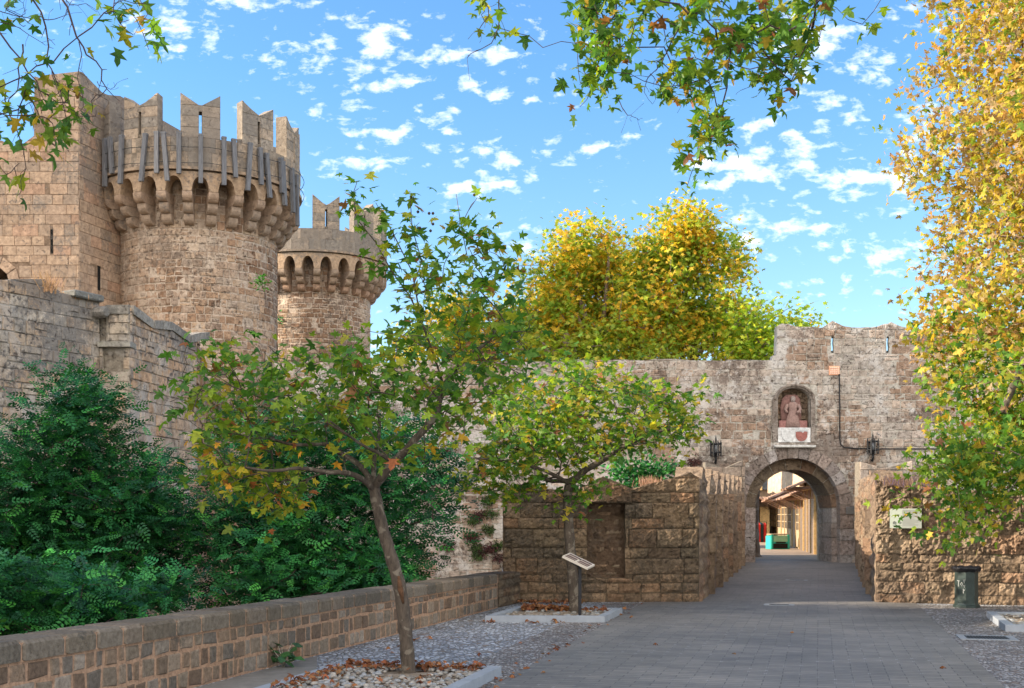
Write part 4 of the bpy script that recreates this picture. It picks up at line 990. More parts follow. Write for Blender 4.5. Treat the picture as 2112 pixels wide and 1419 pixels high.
# ---- slender young plane tree in the near planter
def plane_tree_near():
    nr = np.random.default_rng(5); Y = 12.57; base = at(843, 1400, Y); base.z = 0
    T = thing('plane_tree', base, 'slender leaning young plane tree with a scarred trunk in the nearest planter', 'tree', 'young plane trees in planters')
    trunk = [(845, 1404), (842, 1375), (838, 1320), (832, 1262), (826, 1215), (812, 1165), (798, 1120), (786, 1080), (776, 1030), (770, 1000)]
    limbs = [[(771, 1004), (790, 985, -.1), (812, 955, -.15), (838, 935, -.2), (862, 905, -.2), (882, 882, -.1), (900, 858, 0), (905, 825, .1), (914, 795, .2), (925, 765, .3), (950, 740, .3), (985, 712, .3), (1020, 680, .4), (1032, 640, .5)],
             [(772, 1006), (768, 970, .1), (767, 930, .3), (772, 890, .5), (770, 850, .6)],
             [(770, 1003), (752, 972, .1), (722, 946, .3), (690, 930, .3), (668, 912, .2), (640, 916, .1), (600, 918, 0), (560, 905, -.1)],
             [(772, 1010), (752, 988, -.2), (725, 976, -.4), (690, 978, -.5), (640, 968, -.6), (590, 978, -.7), (540, 970, -.8)],
             [(812, 955, -.15), (790, 938, -.3), (760, 925, -.5), (735, 905, -.7), (700, 885, -.8)],
             [(905, 845, 0), (940, 835, .1), (985, 828, .1), (1030, 800, .1), (1070, 770, 0)],
             [(914, 795, .2), (890, 720, .1), (868, 660, 0), (845, 610, 0), (808, 560, 0), (775, 500, 0), (735, 450, 0), (728, 400), (737, 374)],
             [(1020, 680, .4), (985, 600, .3), (962, 520, .2), (950, 460, .1), (940, 395, .1)], [(845, 610, 0), (870, 540), (850, 470), (846, 408)], [(868, 660), (850, 560), (810, 480), (775, 418)], [(950, 460, .1), (965, 430, .1), (984, 402, .1)],
             [(890, 720, .1), (840, 700, -.1), (770, 690, -.2), (700, 700, -.3)],
             [(950, 740, .3), (1010, 735, .2), (1070, 700, .1), (1110, 650, 0)],
             [(735, 905, -.5), (660, 850, -.5), (560, 830, -.3), (460, 790, -.2), (400, 830)],
             [(560, 905, -.1), (490, 905, -.1), (420, 890, 0), (380, 860, 0)]]
    arr, par, nt, ids = skeleton(trunk, limbs, Y)
    polys = [([(360, 850), (400, 790), (430, 730), (500, 760), (560, 740), (640, 735), (690, 725), (780, 710), (840, 660), (880, 620), (960, 600), (1060, 620), (1110, 680), (1090, 760), (1040, 800), (1000, 850), (950, 880), (880, 860), (800, 870), (720, 880), (640, 900), (560, 920), (500, 950), (430, 960), (400, 930), (385, 890)], 340, 1.1),
             [[(440, 950), (520, 940), (600, 960), (640, 1000), (620, 1045), (540, 1060), (455, 1045), (425, 1000)], 48, .7],
             [[(695, 470), (715, 440), (770, 470), (830, 540), (880, 600), (870, 660), (810, 640), (750, 560)], 12, .3],
             [[(850, 500), (900, 520), (950, 500), (1010, 500), (1060, 560), (1075, 620), (980, 640), (880, 620), (850, 540)], 34, .5], [[(722, 372), (745, 372), (745, 440), (715, 450)], 6, .1], [[(775, 420), (800, 415), (830, 500), (800, 500)], 6, .1], [[(845, 405), (855, 405), (880, 480), (860, 480)], 4, .1], [[(940, 430), (975, 430), (985, 500), (950, 500)], 6, .1], [[(970, 395), (985, 400), (975, 430), (960, 430)], 1, .05], [[(1010, 470), (1025, 480), (1060, 560), (1040, 560)], 5, .1],
             [[(390, 730), (440, 700), (520, 700), (560, 735), (500, 770), (430, 780)], 12, .4],
             [[(700, 880), (830, 860), (900, 900), (980, 850), (1060, 820), (1000, 900), (880, 960), (800, 950), (720, 950)], 26, .8]]
    tg = np.vstack([crown_pts(p, n, Y, d, nr) for p, n, d in polys])
    arr, par, tips = grow(arr, par, tg, nr, .16, .1, nt-1)
    trunk_mesh('trunk', [(at_path(trunk, Y), .078, .058), (at_path(limbs[0], Y), .050, .013), (at_path(limbs[1], Y), .034, .012), (at_path(limbs[2], Y), .036, .012), (at_path(limbs[3], Y), .036, .010), (at_path(limbs[4], Y), .022, .008)], M['bark'], T)
    sc = MB(); p = [at(822, 1188, Y-.062), at(826, 1215, Y-.07), at(832, 1245, Y-.066)]; sc.tube(p, [.012, .032, .012], 8, (.05, .03, .02));     sc.build('scar', simple('split_wood', (.10, .05, .025), .9, 0, .5, 30, .02), T, True)
    branch_mesh('branches', arr, par, M['bark'], T, .0032, .36, .028, 5, nt)
    P_, D_ = leafset(arr, par, tips, 6, nr, .09)
    c = palette(len(P_), nr, GREENS, [3, 5, 5, 4.5, 2.2, .5, .8])*1.15
    low = P_[:, 2] < 2.5; c[low] = c[low]*np.array([1.45, 1.12, 1.0])
    leaves('crown', P_, D_, .106, PLANE_T, PLANE_F, c, M['leaf'], T, nr, .4, .3, .4)
    # seed balls
    for px, py in ((885, 440), (893, 462), (888, 476), (978, 402), (984, 400), (848, 405), (862, 437), (866, 470), (893, 440)):
        mb = MB(); q = at(px, py, Y); mb.lathe(q, [(.004, -.016), (.015, -.006), (.015, .006), (.004, .016)], 8, (.1, .07, .05)); mb.build('seed_ball', M['twig'], T, True)
plane_tree_near()
# ---- second young plane tree
def plane_tree_far():
    nr = np.random.default_rng(9); Y = 20.5; base = at(1185, 1268, Y); base.z = 0
    T = thing('plane_tree', base, 'young plane tree with a wide flat sunlit crown in the planter before the outwork', 'tree', 'young plane trees in planters')
    trunk = [(1186, 1276), (1184, 1240), (1182, 1200), (1178, 1150), (1174, 1100), (1171, 1060), (1170, 1020), (1174, 1000), (1184, 988)]
    limbs = [[(1184, 990), (1205, 970, -.1), (1235, 955, -.2), (1265, 935, -.3), (1300, 915, -.4), (1340, 895, -.4), (1400, 885, -.4)],
             [(1180, 993), (1160, 990, .2), (1130, 992, .4), (1105, 960, .5), (1090, 930, .6), (1040, 915, .7)],
             [(1174, 998), (1150, 985, -.4), (1100, 965, -.7), (1040, 955, -.9), (980, 950, -1)],
             [(1205, 970, -.1), (1190, 930, .3), (1150, 880, .6), (1110, 850, .8)], [(1235, 955, -.2), (1260, 890, .3), (1280, 840, .6)], [(1300, 915, -.4), (1330, 850), (1300, 800)], [(1130, 992, .4), (1170, 960, .6), (1200, 900, 1)]]
    arr, par, nt, ids = skeleton(trunk, limbs, Y, .3)
    polys = [([(965, 930), (980, 870), (1010, 830), (1060, 800), (1110, 780), (1150, 765), (1230, 790), (1300, 800), (1350, 820), (1400, 830), (1430, 850), (1410, 895), (1370, 905), (1300, 920), (1230, 950), (1150, 960), (1080, 965), (1000, 965)], 330, 1.5),
             [[(1010, 970), (1100, 970), (1120, 1010), (1060, 1040), (1020, 1010)], 22, .8], [[(1120, 760), (1180, 745), (1320, 765), (1345, 790), (1300, 810), (1180, 790)], 30, 1.0],
             [[(1140, 1000), (1240, 985), (1260, 1000), (1210, 1040), (1150, 1045)], 16, .7], [[(940, 985), (1010, 950), (1060, 985), (1030, 1010), (960, 1010)], 16, .7], [[(1400, 800), (1450, 795), (1450, 850), (1420, 930), (1400, 940)], 16, .5]]
    tg = np.vstack([crown_pts(p, n, Y, d, nr) for p, n, d in polys])
    arr, par, tips = grow(arr, par, tg, nr, .24, .05, nt-1)
    trunk_mesh('trunk', [(at_path(trunk, Y), .10, .072), (at_path(limbs[0], Y), .066, .018), (at_path(limbs[1], Y), .05, .016), (at_path(limbs[2], Y), .04, .012)], M['bark'], T)
    branch_mesh('branches', arr, par, M['bark'], T, .0045, .37, .04, 5, nt)
    P_, D_ = leafset(arr, par, tips, 9, nr, .13); c = palette(len(P_), nr, GREENS, [3, 5, 5, 5, 4, 1.2, .3])*1.15; 
    leaves('crown', P_, D_, .12, PLANE_T, PLANE_F, c, M['leaf'], T, nr, .4, .2, .4)
plane_tree_far()
# ---- big tree on the right
YEL = [(.52, .39, .06), (.62, .50, .08), (.48, .27, .06), (.36, .38, .05), (.20, .31, .05), (.52, .39, .23), (.36, .24, .12)]
def big_right():
    nr = np.random.default_rng(13); Y = 19.5; base = Vector((12.0, 20.5, 0))
    T = thing('plane_tree', base, 'huge golden autumn plane tree filling the right edge of the view', 'tree')
    arr = [np.array((12.0, 20.5, z)) for z in np.arange(0, 4.1, .5)]; par = [i-1 for i in range(len(arr))]; nt = len(arr)
    limbs = [[(12.0, 20.5, 4), (11.0, 20.4, 5.7), (9.6, 19.2, 7.2), (8.6, 18.8, 8.6), (8.2, 18.6, 10.2), (8.1, 18.5, 12)], [(12.0, 20.5, 4), (12.2, 20, 7), (11.5, 20.4, 10), (11, 20, 13)],
             [(11.0, 20.4, 5.7), (10.2, 20.6, 5.2), (8.6, 19.8, 4.8), (7.6, 17.8, 4.2), (7.2, 17.8, 3.2)], [(12.0, 20.5, 3.6), (11.0, 21.0, 3.6), (9.6, 19.6, 3.0), (8.0, 17.4, 2.6)], [(9.6, 19.2, 7.2), (8.6, 20.2, 8.0), (7.9, 20.6, 7.9)], [(8.2, 18.6, 10.2), (7.6, 18.9, 11.2)]]
    for l in limbs:
        p = [np.array(q, float) for q in l]; A = np.array(arr); j = int(np.argmin(np.linalg.norm(A-p[0], axis=1))); last = j
        for q in dense(p, .4)[1:]: arr.append(q); par.append(last); last = len(par)-1
    poly = [(1965, -60), (1975, 60), (1965, 130), (1975, 200), (1940, 260), (1945, 320), (1985, 370), (2005, 440), (1985, 500), (1990, 560), (1985, 640), (1970, 700), (1960, 760), (1985, 830), (1995, 900), (2030, 930), (2112, 950), (2400, 930), (2450, 300), (2400, -250), (1990, -250)]
    low = [(1930, 960), (1960, 910), (2000, 900), (2120, 920), (2200, 1000), (2120, 1040), (2050, 1050), (1990, 1010), (1940, 1000)]
    tg = np.vstack([crown_pts(poly, 1300, Y, 2.4, nr), crown_pts(low, 58, 18.3, 1.0, nr)])
    fr = np.vstack([crown_pts([(1890, 250), (1930, 250), (1950, 380), (1900, 330)], 8, Y, 1, nr), crown_pts([(1930, 600), (1980, 520), (1980, 860), (1930, 760)], 22, Y, 1.2, nr), crown_pts([(1950, 1040), (2080, 1060), (2060, 1100), (1990, 1100)], 7, 18, .4, nr)])
    tg = np.vstack([tg, fr, np.array([at(1868, 1045, 18.6), at(1905, 1042, 18.5), at(1890, 1000, 18.6), at(1905, 960, 18.6)])])
    arr, par, tips = grow(arr, par, tg, nr, .3, .05, nt-2)
    trunk_mesh('trunk', [([Vector(a) for a in arr[:nt]], .42, .34)]+[([Vector(q) for q in l], r, .05) for l, r in zip(limbs, (.22, .26, .06, .06, .07, .07))], M['bark'], T, 14)
    branch_mesh('branches', arr, par, M['bgbark'], T, .0055, .38, .08, 4, nt)
    P_, D_ = leafset(arr, par, tips, 29, nr, .22, 4)
    c = palette(len(P_), nr, YEL, [4, 3.5, 2, 3, 2.5, 4, 3.5]); g = palette(len(P_), nr, GREENS, [3, 5, 6, 6, 4, 1.5, .8])
    z = P_[:, 2]; k = np.clip((5.6-z)/2.4+nr.normal(size=len(z))*.35, 0, 1)[:, None] > .5; c = np.where(k, g*1.15, c)
    leaves('crown', P_, D_, .11, PLANE_T, PLANE_F, c, M['leaf'], T, nr, .1, .35, .4)
big_right()
# ---- golden plane trees beyond the gate wall
def bg_tree(name, X, Y, polys, wts, label, seed, size=.20, per=32, tk=(.35, .2), zb=0, dY=2.0, cl=None, bright=1.0):
    nr = np.random.default_rng(seed)
    T = thing(name, (X, Y, zb), label, 'tree', 'trees beyond the gate wall'); bright *= 1.18
    cz = min(at(0, p[1], Y).z for poly, n in polys for p in poly)
    arr = [np.array((X+.15*math.sin(z*.7+seed), Y, z)) for z in np.arange(zb, cz+1.2, .6)]; par = [i-1 for i in range(len(arr))]; nt = len(arr)
    polys = [([(x_, y_+(30 if y_ < 640 else 0)) for x_, y_ in p], n) for p, n in polys]
    tg = np.vstack([crown_pts(p, n, Y, dY, nr, max(8, n//7), .38) for p, n in polys])
    top = arr[-1]; pths = []
    for i in range(6):          # limbs
        t = tg[nr.integers(0, len(tg))]; a = arr[nt-1-nr.integers(0, 3)]; p = [a, a*.6+t*.4+np.array((0, 0, -.4)), a*.2+t*.8]; pths.append(p)
        j = int(np.argmin(np.linalg.norm(np.array(arr)-a, axis=1))); last = j
        for q in dense(p, .6)[1:]: arr.append(q); par.append(last); last = len(par)-1
    arr, par, tips = grow(arr, par, tg, nr, .7, .1, max(nt-4, 0))
    trunk_mesh('trunk', [([Vector(a) for a in arr[:nt]], *tk)]+[(p, tk[1]*.7, .05) for p in pths], M['bgbark'], T, 10)
    branch_mesh('branches', arr, par, M['bgbark'], T, .012, .42, .14, 4, nt)
    P_, D_ = leafset(arr, par, tips, per, nr, .36, 2)
    c = palette(len(P_), nr, [(.60, .42, .05), (.72, .50, .06), (.58, .33, .05), (.20, .30, .035), (.30, .38, .04), (.42, .42, .05)], wts)*bright
    kk = np.array([noise.noise(Vector(q_)*.8+Vector((seed, 0, 0))) for q_ in P_]); g_ = palette(len(P_), nr, [(.16, .27, .035), (.24, .33, .04), (.36, .40, .05)], [2, 3, 2])*bright
    c = np.where((kk+nr.normal(size=len(kk))*.12 > .12)[:, None], g_, c)
    leaves('crown', P_, D_, size, LEAF5_T, LEAF5_F, c, M['leaf'], T, nr, .35, .2, .35)
bg_tree('plane_tree', 3.6, 50.5, [([(1115, 640), (1110, 560), (1150, 500), (1200, 480), (1260, 478), (1290, 520), (1310, 600), (1300, 700), (1200, 730), (1130, 690)], 240), ([(1160, 540), (1170, 480), (1230, 470), (1265, 480), (1280, 530)], 60), ([(1110, 640), (1300, 640), (1300, 745), (1100, 745)], 110), ([(1105, 545), (1150, 490), (1150, 560), (1115, 590)], 20)], [6, 6, 1.2, 4, 5, 5], 'golden yellow plane tree beyond the gate wall, lower and rounder of the tall pair', 51)
bg_tree('plane_tree', 7.4, 50.5, [([(1290, 600), (1300, 550), (1360, 500), (1370, 450), (1400, 432), (1445, 455), (1460, 500), (1520, 530), (1535, 580), (1510, 660), (1450, 700), (1330, 730), (1290, 700)], 300), ([(1370, 500), (1385, 440), (1440, 445), (1450, 510)], 60), ([(1480, 520), (1520, 500), (1535, 560)], 18), ([(1290, 640), (1520, 640), (1540, 745), (1280, 745)], 150), ([(1360, 455), (1340, 500), (1380, 520)], 8), ([(1470, 470), (1500, 460), (1510, 520), (1460, 520)], 14), ([(1325, 495), (1350, 480), (1370, 540), (1300, 550)], 30)], [6, 6, 2, 4, 4, 4], 'tallest golden orange plane tree beyond the gate wall with a pointed top', 52)
bg_tree('plane_tree', 5.4, 53.5, [([(1230, 510), (1290, 480), (1350, 470), (1375, 600), (1385, 740), (1225, 740)], 260)], [3, 3, .5, 3, 4, 4], 'greener plane tree standing between the two golden ones beyond the wall', 53, dY=1.2, per=18)
bg_tree('leafy_tree', 9.9, 48.8, [([(1500, 745), (1500, 650), (1530, 620), (1560, 635), (1600, 638), (1632, 645), (1640, 745)], 200)], [.6, .4, .1, 5, 5, 4], 'lower green tree against the left side of the raised gate wall', 54, bright=1.3, dY=1.0, per=18, tk=(.2, .12))
bg_tree('leafy_tree', 2.3, 48.6, [([(1085, 745), (1090, 700), (1160, 690), (1270, 700), (1320, 720), (1400, 725), (1400, 745)], 120)], [.2, .2, 0, 4, 6, 5], 'low grey green trees just showing over the long gate wall', 55, dY=1.0, per=18, tk=(.2, .12), bright=.9)
bg_tree('plane_tree', -1.0, 51, [([(820, 745), (830, 660), (900, 610), (1000, 600), (1060, 590), (1110, 620), (1130, 745)], 190)], [6, 6, 2, 4, 3, 3], 'yellow plane tree beyond the wall, seen through the crown of the near tree', 56)

# ---- dark evergreen bushes in the moat
DK = [(.017, .09, .034), (.022, .125, .04), (.036, .185, .045), (.07, .30, .055), (.015, .06, .03)]
def bush(name, X, Y, polys, label, seed, n_leaf=2600, size=.30, dY=1.4, base=-3.2, crad=.33):
    nr = np.random.default_rng(seed); T = thing(name, (X, Y, base), label, 'shrub', 'evergreen shrubs in the moat'); n_leaf = int(n_leaf*1.35); size *= .9
    arr = [np.array((X, Y, z)) for z in np.arange(base, base+1.6, .4)]; par = [i-1 for i in range(len(arr))]; nt = len(arr)
    tg = np.vstack([crown_pts(p, n, Y, dY, nr) for p, n in polys])
    arr, par, tips = grow(arr, par, tg, nr, .35, .05, 1)
    branch_mesh('branches', arr, par, M['twig'], T, .006, .42, .06, 4, 1)
    idx = nr.integers(0, len(tips), n_leaf); P_ = arr[np.array(tips)[idx]]+nr.normal(size=(n_leaf, 3))*crad*np.array([.8, .8, .7])
    D_ = (P_-arr[np.array(tips)[idx]]); D_ /= np.linalg.norm(D_, axis=1, keepdims=True)+1e-6; D_[:, 2] += .35
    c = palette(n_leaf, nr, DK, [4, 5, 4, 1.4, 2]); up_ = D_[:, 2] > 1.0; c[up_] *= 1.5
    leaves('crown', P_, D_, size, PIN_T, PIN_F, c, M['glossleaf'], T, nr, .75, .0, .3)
bush('evergreen_shrub', -7.2, 20, [([(60, 960), (95, 900), (130, 880), (150, 840), (185, 830), (210, 880), (235, 960), (280, 970), (300, 1010), (290, 1100), (200, 1250), (60, 1280), (40, 1000)], 150), ([(150, 800), (182, 780), (195, 860), (180, 900), (150, 880)], 16), ([(90, 880), (120, 870), (120, 920), (90, 920)], 4)], 'tallest dark green shrub with a pointed top against the moat wall', 61, 4300, .30, 1.2, crad=.27)
bush('evergreen_shrub', -8.9, 19.5, [([(-150, 940), (-20, 890), (40, 900), (70, 960), (80, 1290), (-160, 1330)], 110)], 'dark green shrub cut by the left edge of the picture', 62, 2900)
bush('evergreen_shrub', -5.6, 21, [([(270, 1000), (320, 950), (350, 955), (370, 1010), (380, 1070), (370, 1230), (250, 1260)], 75)], 'smaller dark shrub beside the gap where the brick coloured wall shows', 63, 2000, .30, crad=.27)
bush('evergreen_shrub', -2.7, 21.1, [([(430, 1010), (470, 930), (540, 880), (640, 860), (740, 870), (830, 880), (890, 930), (925, 1010), (930, 1080), (890, 1130), (860, 1200), (600, 1250), (470, 1260), (420, 1150)], 260)], 'broad dark shrub behind the slender plane tree', 64, 5600, .32, 1.2)
bush('evergreen_shrub', -7.0, 15.5, [([(-60, 1190), (60, 1180), (180, 1200), (320, 1180), (380, 1230), (300, 1290), (100, 1320), (-60, 1360)], 80)], 'low dark shrub growing right behind the parapet at left', 65, 2100, .26, .7, crad=.22)
bush('evergreen_shrub', -2.0, 20, [([(480, 1170), (560, 1130), (640, 1170), (700, 1150), (820, 1160), (860, 1190), (700, 1230), (500, 1270)], 70)], 'low dark shrub just behind the parapet under the broad one', 66, 1500, .26, .7, crad=.22)
def grassy(name, pts, label, cat, mat, cols, wts, seed, size, n, rad, tpl=SML_T, fcs=SML_F, up=.2, grp=None, par=None):
    nr = np.random.default_rng(seed); T = thing(name, pts[0], label, cat, grp)
    C_ = np.array([pts[i] for i in nr.integers(0, len(pts), n)]); O = nr.normal(size=(n, 3))*rad; P_ = C_+O; D_ = O/(np.abs(O).max(1, keepdims=True)+1e-6); D_[:, 2] += .3
    leaves('foliage', P_, D_, size, tpl, fcs, palette(n, nr, cols, wts), mat, T, nr, up, 0, .4); mb = MB()
    for p in pts[:3]: mb.tube([Vector(p)-Vector((0, 0, .12)), Vector(p)+Vector((0.02, 0, .1))], [.012, .004], 5)
    mb.build('stem', M['twig'], T, True); return T
# green creeper on the outwork
grassy('creeper', [at(px, py, 25.2) for px, py in ((1280, 968), (1300, 985), (1320, 962), (1340, 972), (1355, 990), (1325, 990), (1290, 995), (1368, 972))], 'bright green creeper mounded on top of the outwork', 'creeper', M['glossleaf'], DK, [1, 3, 4, 4, 0], 71, .10, 1500, .14)
# tufts on the gate wall
tf = [(925, 928), (990, 970), (1005, 1032), (1012, 1028), (988, 1062), (975, 1073), (1010, 1060), (975, 1108), (982, 1128), (998, 1135), (1015, 1130), (1030, 1125), (1028, 1150), (985, 1145), (925, 1125), (1430, 952), (1008, 1092), (1395, 965)]
for i, (px, py) in enumerate(tf):
    dry = i in (0, 1, 4, 7, 9, 10, 12, 14, 15)
    nr = np.random.default_rng(200+i); n = 170; p = np.array(G(gx(px), gz(py), .08)); O = nr.normal(size=(n, 3))*np.array([.11, .045, .075]); D_ = O*3; D_[:, 2] -= .1
    o = leaves('wall_tuft', p+O, D_, .13, SML_T*np.array([.5, 1, 1]), SML_F, palette(n, nr, [(.09, .035, .04), (.13, .06, .05), (.06, .04, .035)] if dry else [(.05, .10, .03), (.04, .07, .03), (.09, .13, .04)], [1, 1, 1]), M['dry'], None, nr, .1, .2)
    tag(o, 'small dry brown or green tuft rooted in the joints of the gate wall', 'wall plant', 'tufts growing in the gate wall')
# caper-like sprig on the tower, grass on the walls
def blades(name, base_pts, label, seed, n, h, cols, spread=.12, cat='grass'):
    nr = np.random.default_rng(seed); V = []; Fc = []; C_ = []
    for i in range(n):
        b = np.array(base_pts[nr.integers(0, len(base_pts))])+nr.normal(size=3)*np.array([spread, spread, .01]); t = nr.normal(size=3)*.25*h; t[2] = h*nr.uniform(.5, 1.1); w = .006+.004*h
        m_ = b+t*.5+np.array([0, 0, .06*h]); k = len(V); V += [b+(-w, 0, 0), b+(w, 0, 0), m_+(w*.8, 0, 0), m_+(-w*.8, 0, 0), b+t]; Fc += [[k, k+1, k+2, k+3], [k+3, k+2, k+4]]; c = np.array(cols[nr.integers(0, len(cols))])*nr.uniform(.8, 1.2); C_ += [c, c]
    return tag(link_mesh(name, np.array(V), Fc, M['dry'], None, C_), label, cat)
blades('dry_grass', [at(px, 600+(px-95)*.25, 27) for px in (88, 95, 100, 108)], 'tall pale dry grass on top of the grey moat wall', 81, 55, .5, [(.55, .34, .2), (.45, .28, .15)], .08)
blades('dry_grass', [at(px, 618+(px-140)*.1, 28) for px in range(120, 165, 6)], 'short dry grass along the moat wall coping', 84, 130, .2, [(.55, .30, .15), (.45, .25, .12)])
blades('dry_grass', [at(px, 1000+(px-1840)*.1, 23.4) for px in range(1835, 1920, 6)], 'pinkish dry grass growing on top of the bastion', 82, 420, .22, [(.55, .36, .25), (.45, .28, .22), (.30, .22, .30)])
blades('dry_grass', [at(px, 1002, 24.2) for px in (1335, 1345)], 'small dry grass clump beside the creeper on the outwork', 83, 90, .22, [(.6, .36, .25)])
grassy('tower_sprig', [at(540, 576, 43.0), at(541, 588, 43.0), at(536, 583, 43.0)], 'small bright green plant rooted in the large round tower', 'wall plant', M['glossleaf'], [(.08, .25, .03)], [1], 72, .13, 90, .09)
grassy('tower_sprig', [at(570, 655, 61), at(572, 664, 61)], 'small dark sprig on the farther round tower', 'wall plant', M['glossleaf'], DK, [1, 1, 1, 1, 1], 73, .16, 60, .12)
# weed at the parapet foot
w = gnd(584, 1376); nr = np.random.default_rng(91); T = thing('weed', w, 'broad leaved weed sprouting at the foot of the low parapet', 'weed'); mb = MB(); P_, D_ = [], []
for k in range(9):
    a = k*2.4; tip = w+Vector((.10*math.cos(a), .06*math.sin(a), .09+.022*k)); mb.tube([w+Vector((.01*math.cos(a), 0, 0)), w*.5+tip*.5+Vector((0, 0, .03)), tip], [.006, .004, .003], 5); P_.append(tip); D_.append((math.cos(a), math.sin(a)-.3, .3))
    P_.append(w*.4+tip*.6); D_.append((math.cos(a+1), math.sin(a+1), .4))
mb.build('stem', M['leaf'], T, True); leaves('foliage', np.array(P_), np.array(D_)*2, .15, np.array([(0, 0, 0), (.22, .25, .03), (.3, .55, .03), (0, 1, -.1), (-.3, .55, .03), (-.22, .25, .03)]), np.array([(0, 1, 2), (0, 2, 3), (0, 3, 4), (0, 4, 5)]), palette(18, nr, [(.05, .14, .05), (.04, .10, .04)], [1, 1]), M['glossleaf'], T, nr, .6, 0, .25)
g2 = gnd(2, 1500); grassy('evergreen_sprig', [Vector((-4.45, 10.2, .62)), Vector((-4.5, 10.4, .75)), Vector((-4.42, 10.1, .5)), Vector((-4.35, 10.0, .3))], 'bright green sprig at the extreme left edge in front of the shrubs', 'plant', M['glossleaf'], [(.09, .30, .03), (.06, .2, .03)], [1, 1], 92, .07, 160, .07)

# ---- plane tree overhead: trunk outside the frame, boughs hanging into the top of the picture
def drooping(name, base, limbs, targets, label, seed, per, size, wts, sparse=None, rb=.2, trunkpts=None, crownbox=None, bright=1.0):
    nr = np.random.default_rng(seed); T = thing(name, base, label, 'tree', 'large plane trees whose boughs hang into the top of the view')
    arr = [np.array(p, float) for p in dense([np.array(q, float) for q in trunkpts], .5)]; par = [i-1 for i in range(len(arr))]; nt = len(arr)
    for l in limbs:
        p = [np.array(q, float) for q in l]; A = np.array(arr); j = int(np.argmin(np.linalg.norm(A-p[0], axis=1))); last = j
        for q in dense(p, .25)[1:]: arr.append(q+nr.normal(size=3)*.012); par.append(last); last = len(par)-1
    na = len(arr)
    a2, par, tips = grow(arr, par, targets, nr, .14, -.12, nt-1)
    trunk_mesh('trunk', [([Vector(q) for q in trunkpts], rb, rb*.7)]+[([Vector(q) for q in l], rb*.45, .03) for l in limbs[:2]], M['bark'], T, 12)
    branch_mesh('branches', a2, par, M['twig'], T, .0028, .30, .02, 4, nt)
    P_, D_ = leafset(a2, par, tips, per, nr, .055, 3); D_[:, 2] -= .5
    c = palette(len(P_), nr, GREENS, wts)*bright
    if crownbox is not None:
        lo, hi, n = crownbox; Q = nr.uniform(lo, hi, (n, 3)); P_ = np.vstack([P_, Q]); D_ = np.vstack([D_, hv3(n, nr)]); c = np.vstack([c, palette(n, nr, GREENS, wts)])
    leaves('crown', P_, D_, size, PLANE_T, PLANE_F, c, M['leaf'], T, nr, .2, .5, .35)
    if sparse:   # bare twigs
        for pts, Yb, r in sparse:
            mb = MB()
            q = smooth_path([at(a, b, Yb) for a, b in pts], 1); q = [v+Vector(nr.normal(size=3)*.012) for v in q]; n = len(q); mb.tube(q, [max(r*(1-.75*i/n), .0018) for i in range(n)], 5)
            for i in range(1, n, 1):
                if nr.random() < .8:
                    d = (q[i]-q[i-1]).normalized(); s = Vector(nr.normal(size=3)); s = (s-d*s.dot(d)).normalized(); e = q[i]+(d*.6+s*.7+Vector((0, 0, -.1)))*nr.uniform(.03, .16); mb.tube([q[i], q[i]*.5+e*.5+Vector(nr.normal(size=3)*.006), e], [r*.35, r*.28, .0016], 4)
            mb.build('twig', M['twig'], T, True)
    return T
nr = np.random.default_rng(77); Yo = 9.0
tgs = [crown_pts(p, n, Yo, .8, nr) for p, n in (
    ([(1170, -60), (1720, -60), (1700, 50), (1650, 60), (1560, 40), (1480, 60), (1400, 60), (1330, 40), (1260, 80), (1210, 60)], 70),
    ([(1190, 20), (1290, 30), (1290, 110), (1250, 190), (1210, 190), (1195, 120)], 28), ([(1380, 60), (1500, 70), (1510, 130), (1480, 220), (1430, 230), (1400, 190), (1385, 130)], 26),
    ([(1580, 10), (1690, 20), (1670, 120), (1620, 200), (1590, 200), (1570, 100)], 24), ([(1430, 240), (1490, 230), (1480, 330), (1440, 330)], 13), ([(1190, 120), (1260, 120), (1250, 205), (1200, 205)], 6), ([(1500, 70), (1580, 60), (1560, 130), (1520, 150)], 8),
    ([(965, -30), (1030, -30), (1010, 25), (975, 30)], 6), ([(1810, -10), (1840, 0), (1825, 30)], 2), ([(1370, 200), (1420, 190), (1410, 225), (1380, 220)], 3))]
zt_ = at(0, -70, Yo).z
Z0 = at(1200, -90, Yo); T_ = drooping('overhanging_plane', (8.5, 7.6, 0), [[(8.5, 7.6, 5), (6.5, 8.2, 6.4), (4.5, 8.8, 6.5), (2.2, 9, 6.3), (.4, 9.1, 6.2), (-.6, 9.2, 6.0)], [(6.5, 8.2, 6.4), (4.6, 9.4, 6.2), (3.0, 9.5, 6.0)]], np.vstack(tgs),
    'big plane tree whose drooping green boughs hang from the top centre of the view', 78, 7, .09, [4, 5, 5, 4, 1.6, .6, .7],
    [([(1028, -40), (1030, 30), (1027, 70), (1005, 95), (965, 118)], 9, .006), ([(1005, 10), (1000, 40), (985, 75)], 9, .005), ([(1400, 60), (1380, 100), (1362, 125), (1348, 150), (1325, 182)], 9, .006), ([(1362, 125), (1385, 140), (1405, 165), (1412, 190)], 9, .004), ([(1345, 150), (1352, 175), (1366, 190)], 9, .003), ([(1278, 195), (1290, 225), (1300, 248), (1322, 244)], 9, .004), ([(1700, -20), (1705, 40), (1690, 80), (1670, 110)], 9, .004), ([(1545, 90), (1575, 120), (1565, 160), (1530, 183)], 9, .004), ([(1470, 255), (1495, 275), (1518, 268)], 9, .003), ([(1462, 240), (1462, 275), (1450, 310)], 9, .003)],
    .32, [(8.5, 7.6, 0), (8.5, 7.6, 2.5), (8.5, 7.6, 5)])
nr = np.random.default_rng(79); YL = 9.0
